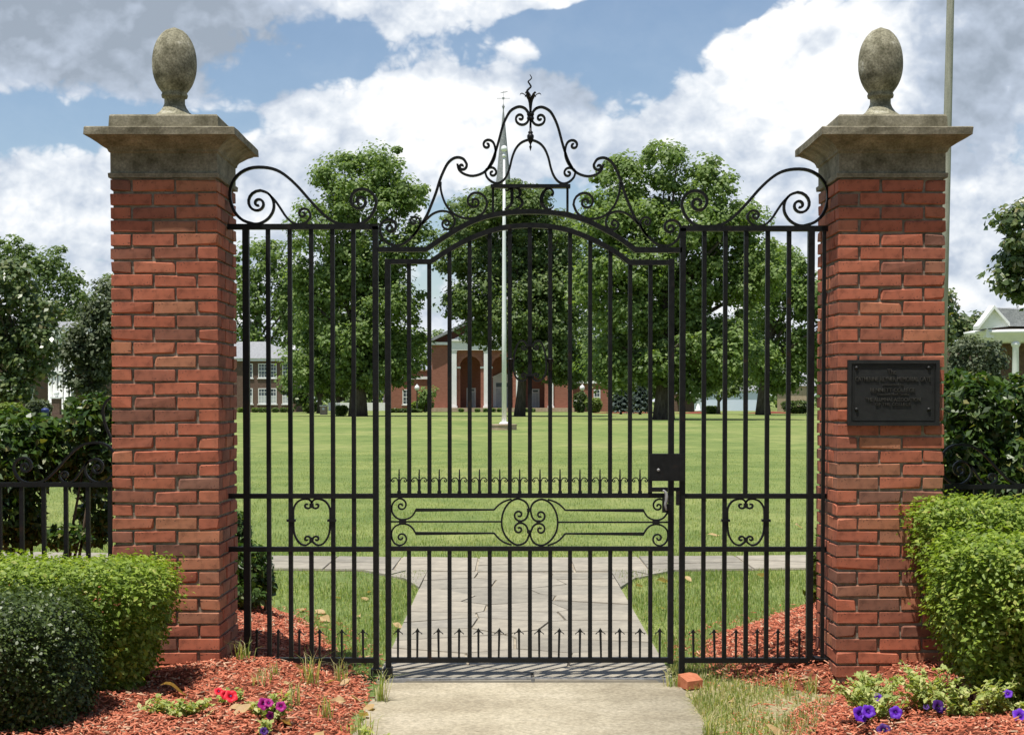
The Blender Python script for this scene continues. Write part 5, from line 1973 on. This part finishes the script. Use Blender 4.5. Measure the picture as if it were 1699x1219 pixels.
# small things in the far distance
def simple_house(label, name, px0, px1, py0, Y, wall, d=10, roof=True, roof_h=2.0):
    a, b = at(px0, 683, Y), at(px1, 683, Y)
    zt = at(px0, py0, Y).z
    root = thing(name, ((a.x + b.x) / 2, Y, 0), label, 'building')
    MB().box(a.x, b.x, Y, Y + d, 0, zt).build('wall', MAT[wall], root)
    if roof:
        MB().add([(a.x - .3, Y - .3, zt + .002), (b.x + .3, Y - .3, zt + .002), (b.x + .3, Y + d + .3, zt + .002), (a.x - .3, Y + d + .3, zt + .002), (a.x - .3, Y + d / 2, zt + roof_h), (b.x + .3, Y + d / 2, zt + roof_h)],
                 [(0, 1, 5, 4), (2, 3, 4, 5), (1, 2, 5), (3, 0, 4), (3, 2, 1, 0)]).build('roof', MAT['slate'], root)
    return root


simple_house('pale blue low building seen between the trunks on the right', 'low_building', 1160, 1262, 648, 235, 'pale_blue', 12, True, .8)
ph = simple_house('small white porch house behind the trunk of the right tree', 'porch_house', 1112, 1152, 640, 215, 'greyhouse' if 'greyhouse' in MAT else 'brown_brick', 10)
p = at(1158, 683, 212)
MB().lathe([(.45, 0), (.45, .3), (.33, .35), (.30, at(1158, 655, 212).z), (.42, at(1158, 653, 212).z)], (p.x, 212, 0), 14).build('column', MAT['white'], ph)
MB().box(at(1126, 0, 212).x, at(1166, 0, 212).x, 211.4, 215.0, at(1140, 653, 212).z, at(1140, 647, 212).z).build('porch_beam', MAT['white'], ph)
simple_house('long pale building half hidden behind the left trees', 'low_building', 545, 650, 668, 238, 'white', 8, False)
simple_house('greyish house showing between trunks at the right end of the lawn', 'far_house', 1310, 1350, 640, 215, 'tan', 10)

# brick box pier near left trees
p = at(536.5, 685, 150)
bp = thing('brick_pier', (p.x, 150, 0), 'small tan brick pier with sign plate left of the big trunk', 'pier')
MB().pbox(531, 542, 674, 688, 150, .7).build('shaft', MAT['tan'], bp)
MB().pbox(530, 543, 672, 674, 149.9, .9).build('cap', MAT['white'], bp)
MB().pbox(534.5, 538.5, 676, 680, 149.97, .02).build('plate', MAT['white'], bp)

# pair of gate piers at far left
for i, (px, Y) in enumerate(((94, 112), (122, 126))):
    p = at(px, 688, Y)
    pr = thing('brick_pier', (p.x, Y, 0), ('brick pier with white ball left of a clipped bush, far left' if i == 0 else 'brick pier with white ball behind the second clipped bush, far left'), 'pier', 'far brick piers')
    zt = at(px, 661, Y).z
    MB().box(p.x - .28, p.x + .28, Y - .28, Y + .28, 0, zt).build('shaft', MAT['brown_brick'], pr)
    MB().box(p.x - .36, p.x + .36, Y - .36, Y + .36, zt, zt + .1).build('cap', MAT['white'], pr)
    MB().lathe([(.08, 0), (.10, .06), (.18, .14), (.21, .26), (.18, .38), (.02, .46)], (p.x, Y, zt + .1), 12).build('ball', MAT['white'], pr)
    MB().box(p.x - .5, p.x + .5, Y - .5, Y + .5, 0, .5).build('base', MAT['brown_brick'], pr)


def lamp(px, Y, label, py_top=637):
    p = at(px, 683, Y)
    zt = at(px, py_top, Y).z
    root = thing('street_lamp', (p.x, Y, 0), label, 'lamp post', 'lamp posts by the chapel')
    MB().lathe([(.22, 0), (.2, .3), (.10, .5), (.075, 1.2), (.065, zt - .95), (.12, zt - .9), (.12, zt - .82)], (p.x, Y, 0), 10).build('post', MAT['black'], root)
    MB().lathe([(.14, zt - .82), (.30, zt - .62), (.32, zt - .42), (.22, zt - .22), (.08, zt - .12)], (p.x, Y, 0), 14).build('globe', MAT['globe'], root)
    MB().lathe([(.10, zt - .12), (.06, zt - .05), (.01, zt)], (p.x, Y, 0), 8).build('lamp_finial', MAT['globe'], root)


lamp(692, 200, 'white globe lamp post left of the chapel')
lamp(966, 200, 'white globe lamp post right of the chapel')
lamp(1031, 190, 'white globe lamp post among the spruces right of the chapel', 658)

p = at(75, 688, 100)
tb = thing('litter_bin', (p.x, 100, 0), 'small blue litter bin on the grass beside the far left piers', 'bin')
MB().lathe([(.20, 0), (.24, .75), (.26, .76), (.26, .82)], (p.x, 100, 0), 12).build('body', MAT['blue'], tb)
MB().lathe([(.27, .82), (.22, .95), (.05, 1.02)], (p.x, 100, 0), 12).build('lid', MAT['blue'], tb)

# red mulch under the right trees
for (x0, x1, Y) in ((1120, 1200, 185), (1235, 1330, 188), (985, 1100, 190)):
    a, b = at(x0, 684, Y), at(x1, 684, Y)
    n = 28
    vs = [((a.x + b.x) / 2, Y, .25)] + [((a.x + b.x) / 2 + (b.x - a.x) / 2 * math.cos(6.2832 * i / n) * (1 + .08 * math.sin(i * 2.3)), Y + 5 * math.sin(6.2832 * i / n), .012) for i in range(n)]
    tag(MB().add(vs, [(0, 1 + i, 1 + (i + 1) % n) for i in range(n)], True).build('tree_mulch', MAT['soil']), kind='structure')

# ------------------------------------------------------------------ trees
tree('tallest tulip poplar left of the gate centre with a thick grey trunk', 594, 690, 150,
     [(560, 285, 52, 45), (630, 280, 48, 50), (600, 340, 75, 45), (680, 320, 45, 32), (540, 380, 60, 55), (620, 420, 75, 55), (690, 400, 32, 38), (560, 470, 70, 55), (640, 500, 68, 55), (520, 540, 45, 50), (590, 560, 75, 50), (660, 570, 48, 40), (545, 615, 55, 45), (625, 615, 55, 40), (590, 610, 60, 45), (500, 610, 35, 50), (670, 610, 30, 36), (500, 470, 30, 40), (600, 450, 80, 60)],
     MAT['poplar'], leaf=.38, clump=1.35, per=100, trunk_r=.80, limbs=22, seed=1, depth=1.2)
tree('broad oak with leaning trunk standing behind the flagpole', 862, 690, 150,
     [(790, 360, 55, 45), (870, 355, 55, 50), (930, 400, 45, 60), (760, 420, 50, 45), (840, 430, 65, 55), (900, 470, 55, 60), (790, 490, 55, 42), (800, 545, 40, 40), (850, 530, 50, 45), (930, 540, 45, 60), (760, 500, 28, 30), (890, 590, 60, 36), (850, 340, 70, 40), (920, 600, 50, 40), (870, 520, 70, 60), (940, 480, 40, 60), (950, 610, 36, 36)],
     MAT['oak'], leaf=.36, clump=1.25, per=95, trunk_r=.50, limbs=24, seed=2, lean=.35, depth=1.7)
tree('tall bright poplar right of the gate centre with a massive dark trunk', 1101, 696, 123,
     [(1100, 280, 42, 48), (1030, 300, 48, 50), (1165, 310, 48, 48), (1060, 350, 70, 50), (1140, 380, 75, 50), (1000, 370, 45, 55), (1200, 390, 45, 45), (1050, 440, 75, 55), (1160, 470, 75, 55), (980, 460, 38, 60), (1230, 470, 40, 60), (1040, 530, 70, 50), (1150, 560, 75, 45), (1010, 590, 50, 40), (1215, 570, 50, 55), (1090, 605, 70, 40), (1180, 600, 60, 45), (1030, 620, 50, 36), (1140, 640, 40, 26), (1100, 500, 90, 70), (1235, 370, 38, 48), (1268, 450, 36, 60)],
     MAT['poplar'], leaf=.34, clump=1.15, per=95, trunk_r=.75, limbs=24, seed=3, depth=1.7)
tree('spreading tree at the right end of the lawn beside the plaque pillar', 1266, 686, 165,
     [(1290, 440, 40, 45), (1330, 490, 35, 50), (1260, 500, 45, 50), (1300, 560, 55, 50), (1250, 590, 45, 40), (1340, 590, 40, 40), (1290, 630, 50, 24), (1390, 540, 40, 60), (1315, 450, 36, 40), (1345, 500, 30, 50)],
     MAT['poplar'], leaf=.42, clump=1.4, per=85, trunk_r=.70, limbs=14, seed=4, depth=1.4)
tree('leafy tree behind the brown hall next to the left pillar', 420, 690, 235,
     [(420, 440, 45, 50), (470, 430, 40, 45), (440, 500, 60, 45), (390, 480, 40, 55), (490, 500, 40, 50), (430, 555, 60, 32), (500, 560, 34, 38)], MAT['poplar'], leaf=.62, clump=1.9, per=52, trunk_r=.6, limbs=8, seed=5)
tree('dark magnolia in front of the porch hall at the left edge', 30, 692, 118,
     [(20, 480, 60, 50), (60, 530, 42, 45), (0, 560, 60, 60), (50, 590, 45, 45), (10, 640, 60, 28), (-60, 540, 60, 110), (75, 560, 28, 40)], MAT['magnolia'], leaf=.42, clump=1.0, per=58, trunk_r=.35, limbs=12, seed=6, name='magnolia_tree')
tree('tall pale green tree behind the left edge magnolia', 75, 690, 230,
     [(20, 420, 40, 35), (75, 430, 34, 34), (105, 470, 30, 40), (60, 470, 50, 40), (-30, 430, 50, 50), (130, 500, 14, 30), (90, 520, 50, 30)], MAT['oak'], leaf=.6, clump=1.7, per=52, trunk_r=.5, limbs=10, seed=7)
tree('greyish magnolia partly hidden by the left brick pillar', 150, 690, 125,
     [(150, 540, 42, 45), (180, 500, 28, 45), (130, 590, 40, 42), (175, 590, 40, 50), (200, 540, 40, 60), (150, 635, 40, 22), (104, 585, 14, 26), (118, 630, 18, 16)], MAT['greygreen'], leaf=.38, clump=.95, per=56, trunk_r=.3, limbs=12, seed=8, name='magnolia_tree')
tree('tall dark magnolia cut by the right edge of the picture', 1725, 690, 62,
     [(1690, 380, 40, 50), (1735, 400, 60, 80), (1680, 450, 38, 40), (1715, 478, 45, 36), (1780, 440, 60, 80)], MAT['magnolia'], leaf=.30, clump=.62, per=60, trunk_r=.3, limbs=12, seed=9, name='magnolia_tree')
tree('dense light green tree left of the white portico house', 1600, 690, 140,
     [(1600, 545, 36, 36), (1630, 540, 28, 28), (1580, 580, 30, 50), (1560, 520, 22, 40), (1620, 590, 36, 40), (1640, 560, 18, 24)], MAT['magnolia'], leaf=.48, clump=1.2, per=56, trunk_r=.3, limbs=8, seed=10)
tree('feathery grey green cedar in front of the portico house', 1620, 690, 45,
     [(1615, 590, 40, 40), (1640, 600, 26, 36), (1590, 620, 26, 40), (1625, 640, 40, 40)], MAT['greygreen'], leaf=.11, clump=.32, per=90, trunk_r=.1, limbs=12, seed=11, name='cedar_tree')
tree('small dark many stemmed tree before the pale blue building', 1192, 684, 175,
     [(1195, 640, 34, 22), (1215, 645, 22, 18), (1170, 625, 26, 20), (1230, 628, 20, 20)], MAT['oak'], leaf=.4, clump=1.0, per=46, trunk_r=.22, limbs=12, seed=12, name='small_tree')
tree('round bushy tree by the lamp post left of the chapel', 706, 684, 202,
     [(706, 660, 12, 18), (712, 650, 8, 12)], MAT['poplar'], leaf=.4, clump=.8, per=60, trunk_r=.12, limbs=4, seed=13, name='small_tree')
tree('dark evergreen in the hollow behind the big left trunk', 530, 688, 185,
     [(530, 600, 40, 60), (545, 560, 40, 45), (500, 640, 30, 36), (550, 640, 36, 30)], MAT['darkleaf'], leaf=.5, clump=1.3, per=54, trunk_r=.3, limbs=6, seed=14, name='evergreen_tree')
# background belt, each tree its own
belt = [(640, 245, [(640, 560, 40, 45), (665, 590, 40, 40), (690, 570, 22, 45)], 'poplar', 'bright tree rising behind the low wing left of the chapel'),
        (728, 300, [(728, 556, 18, 12), (735, 565, 16, 12)], 'oak', 'far tree crown just above the chapel roof at left'),
        (1000, 262, [(985, 560, 45, 55), (1020, 610, 45, 45), (970, 620, 30, 40)], 'oak', 'dark tree behind the low wing right of the chapel'),
        (1075, 255, [(1070, 590, 55, 55), (1110, 560, 50, 60), (1060, 640, 40, 26)], 'poplar', 'leafy tree far behind the massive right trunk'),
        (1190, 270, [(1180, 580, 55, 50), (1230, 560, 50, 55), (1140, 600, 40, 40)], 'oak', 'far tree behind the pale blue building'),
        (1310, 262, [(1310, 600, 55, 45), (1370, 590, 50, 60), (1330, 640, 50, 24)], 'poplar', 'far tree beyond the right end of the lawn'),
        (500, 265, [(500, 520, 50, 60), (545, 540, 45, 60), (590, 560, 50, 55), (560, 630, 60, 34)], 'oak', 'dark tree far behind the tallest poplar'),
        (760, 262, [(780, 400, 50, 50), (830, 380, 50, 50), (880, 420, 60, 60)], 'oak', 'tree crown behind the oak above the chapel roof'),
        (160, 268, [(165, 520, 40, 40), (220, 500, 60, 60), (300, 540, 80, 70)], 'oak', 'far tree behind the left brick pillar'),
        (1020, 250, [(1010, 645, 40, 30), (1050, 620, 40, 50), (980, 590, 40, 50)], 'oak', 'low dark tree behind the blue spruces'),
        (1130, 252, [(1130, 630, 45, 30), (1100, 600, 40, 50), (1160, 590, 50, 50)], 'poplar', 'tree behind the white porch house'),
        (1225, 262, [(1220, 600, 50, 50), (1260, 620, 40, 40)], 'oak', 'tree standing behind the right end of the pale blue building'),
        (560, 255, [(540, 630, 40, 36), (590, 640, 50, 34), (630, 620, 36, 40)], 'oak', 'low tree behind the big poplar trunk'),
        (1480, 255, [(1440, 560, 70, 60), (1520, 580, 60, 60), (1560, 600, 50, 50)], 'oak', 'far tree behind the plaque pillar')]
for i, (px, Y, lobes, mt, lab) in enumerate(belt):
    tree(lab, px, 684, Y, lobes, MAT[mt], leaf=.75, clump=2.1, per=46, trunk_r=.5, limbs=6, seed=30 + i, group='trees beyond the lawn')


def spruce(px, Y, py_top, w, label, seed):
    g = np.random.default_rng(seed)
    p = at(px, 686, Y)
    zt = at(px, py_top, Y).z
    root = thing('spruce_tree', (p.x, Y, 0), label, 'tree', 'blue spruces')
    n = 5200
    t = g.uniform(0, 1, n) ** .7
    tier = np.floor((1 - t) * 12) / 12
    a = g.uniform(0, 6.283, n)
    rmax = w * Y / F * (1 - t) * (.75 + .35 * np.sin(a * 5 + tier * 40))
    r = rmax * g.uniform(.25, 1, n) ** .5
    frac = ((1 - t) * 12) % 1
    P = np.stack([p.x + r * np.cos(a), Y + r * np.sin(a), .4 + (zt - .4) * t - r * .18 + .1 * (frac - .5)], 1)
    nn = np.stack([np.cos(a) * .4, np.sin(a) * .4, np.ones(n)], 1) + g.normal(0, .4, size=(n, 3))
    V, Fc = leaf_cards(P, nn, .45 * g.uniform(.6, 1.3, n), .35)
    cards_obj('crown', V, Fc, MAT['spruce'], root)
    MB().tube([(p.x, Y, -.1), (p.x, Y, zt * .95)], [.16, .02], 7).build('trunk', MAT['bark'], root)


spruce(1030, 172, 632, 24, 'blue spruce left of its taller neighbour, right of the chapel', 51)
spruce(1062, 168, 622, 24, 'taller blue spruce beside the massive right trunk', 52)


# a far-off wood closing the view
n = 30000
x = rng.uniform(-330, 330, n)
y = 330 + rng.uniform(0, 1, n) * 26
top = 8 + 2.2 * np.sin(x * .055) + 1.6 * np.sin(x * .17 + 1) + 1.0 * np.sin(x * .41)
z = top * rng.uniform(.02, 1, n) ** .7
V, Fc = leaf_cards(np.stack([x, y, z], 1), rng.normal(0, .5, (n, 3)) + np.array([0, -.4, .7]), 1.5 * rng.uniform(.6, 1.3, n), .7)
tag(cards_obj('far_wood', V, Fc, MAT['oak']), 'distant belt of woodland beyond the campus lawn', 'wood', kind='stuff')


# far bushes and clipped hedges along the buildings
def bush(px0, px1, py0, py1, Y, mat, label, n=2600, leaf=.28, group=None):
    a, b = at(px0, py1, Y), at(px1, py0, Y)
    hz = b.z / 2
    hedge(label, ((a.x + b.x) / 2, Y, hz), ((b.x - a.x) / 2, (b.x - a.x) / 2 * .7 + .2, hz), n, leaf, MAT[mat], cat='bush', name='far_bush', pn=2.6, lump=.08, group=group, base=0.02)


G1 = 'low bushes along the brown hall'
ORD = ('first', 'second', 'third', 'fourth', 'fifth', 'sixth', 'seventh')
for px, od in zip((400, 423, 434, 444, 457, 470, 482), ORD):
    bush(px - 5.5, px + 5.5, 676, 686, 200, 'bright' if px < 420 else 'oak', od + ' bush from the left in the row under the brown hall windows', 700, .3, G1)
G2 = 'low bushes along the chapel steps'
for px, od in zip((765, 792, 806, 818, 829, 872, 884), ORD):
    bush(px - 4.5, px + 4.5, 677, 684, 205, 'oak', od + ' small bush from the left along the chapel steps', 500, .28, G2)
bush(555, 577, 672, 686, 155, 'bright', 'round bright hedge left of the big poplar trunk')
bush(680, 714, 666, 684, 203, 'bright', 'yellow green hedge at the foot of the left lamp post')
bush(640, 700, 677, 687, 198, 'darkleaf', 'long dark low hedge before the left chapel wing')
bush(1168, 1192, 673, 684, 178, 'bright', 'yellow green bush beside the small many stemmed tree')
bush(970, 1000, 660, 686, 195, 'bright', 'bright bush at the right corner of the chapel')
bush(950, 975, 650, 684, 198, 'darkleaf', 'dark tall bush under the right lamp post')
bush(1295, 1350, 664, 684, 180, 'darkleaf', 'dark low hedge at the right end of the lawn')
bush(42, 86, 662, 684, 106, 'greygreen', 'first clipped round bush at far left', 3200, .22)
bush(106, 134, 660, 686, 108, 'oak', 'second clipped round bush at far left behind the shrub', 2600, .22)
bush(-20, 40, 668, 690, 100, 'bright', 'bright low hedge at the left edge of the far lawn', 3200, .22)
bush(500, 530, 664, 686, 190, 'poplar', 'leafy bush right of the brown hall')


# trees added behind the viewer, out of view, to block low sky light
for i, (x, y, h, r) in enumerate(((-19, -17, 19, 7.5), (-7.5, -19, 21, 8), (4, -17, 18, 7.5), (14.5, -19, 20, 8), (25, -16, 18, 7.5), (-30, -14, 19, 8))):
    k = F / 20.0
    root = tree('added unseen sky-blocking tree %s across the road' % ('far left', 'second from left', 'opposite the gate', 'second from right', 'far right', 'beyond the far left one')[i], CXP, HOR, 20.0,
                [(CXP, HOR - (h * .62 - EYE) * k, r * .8 * k, h * .36 * k), (CXP - r * .4 * k, HOR - (h * .45 - EYE) * k, r * .6 * k, h * .28 * k), (CXP + r * .4 * k, HOR - (h * .5 - EYE) * k, r * .6 * k, h * .3 * k)],
                MAT['oak'], leaf=.5, clump=1.4, per=40, trunk_r=.35, limbs=8, seed=70 + i, group='unseen trees added to block sky light')
    root.location = (x, y, 0)
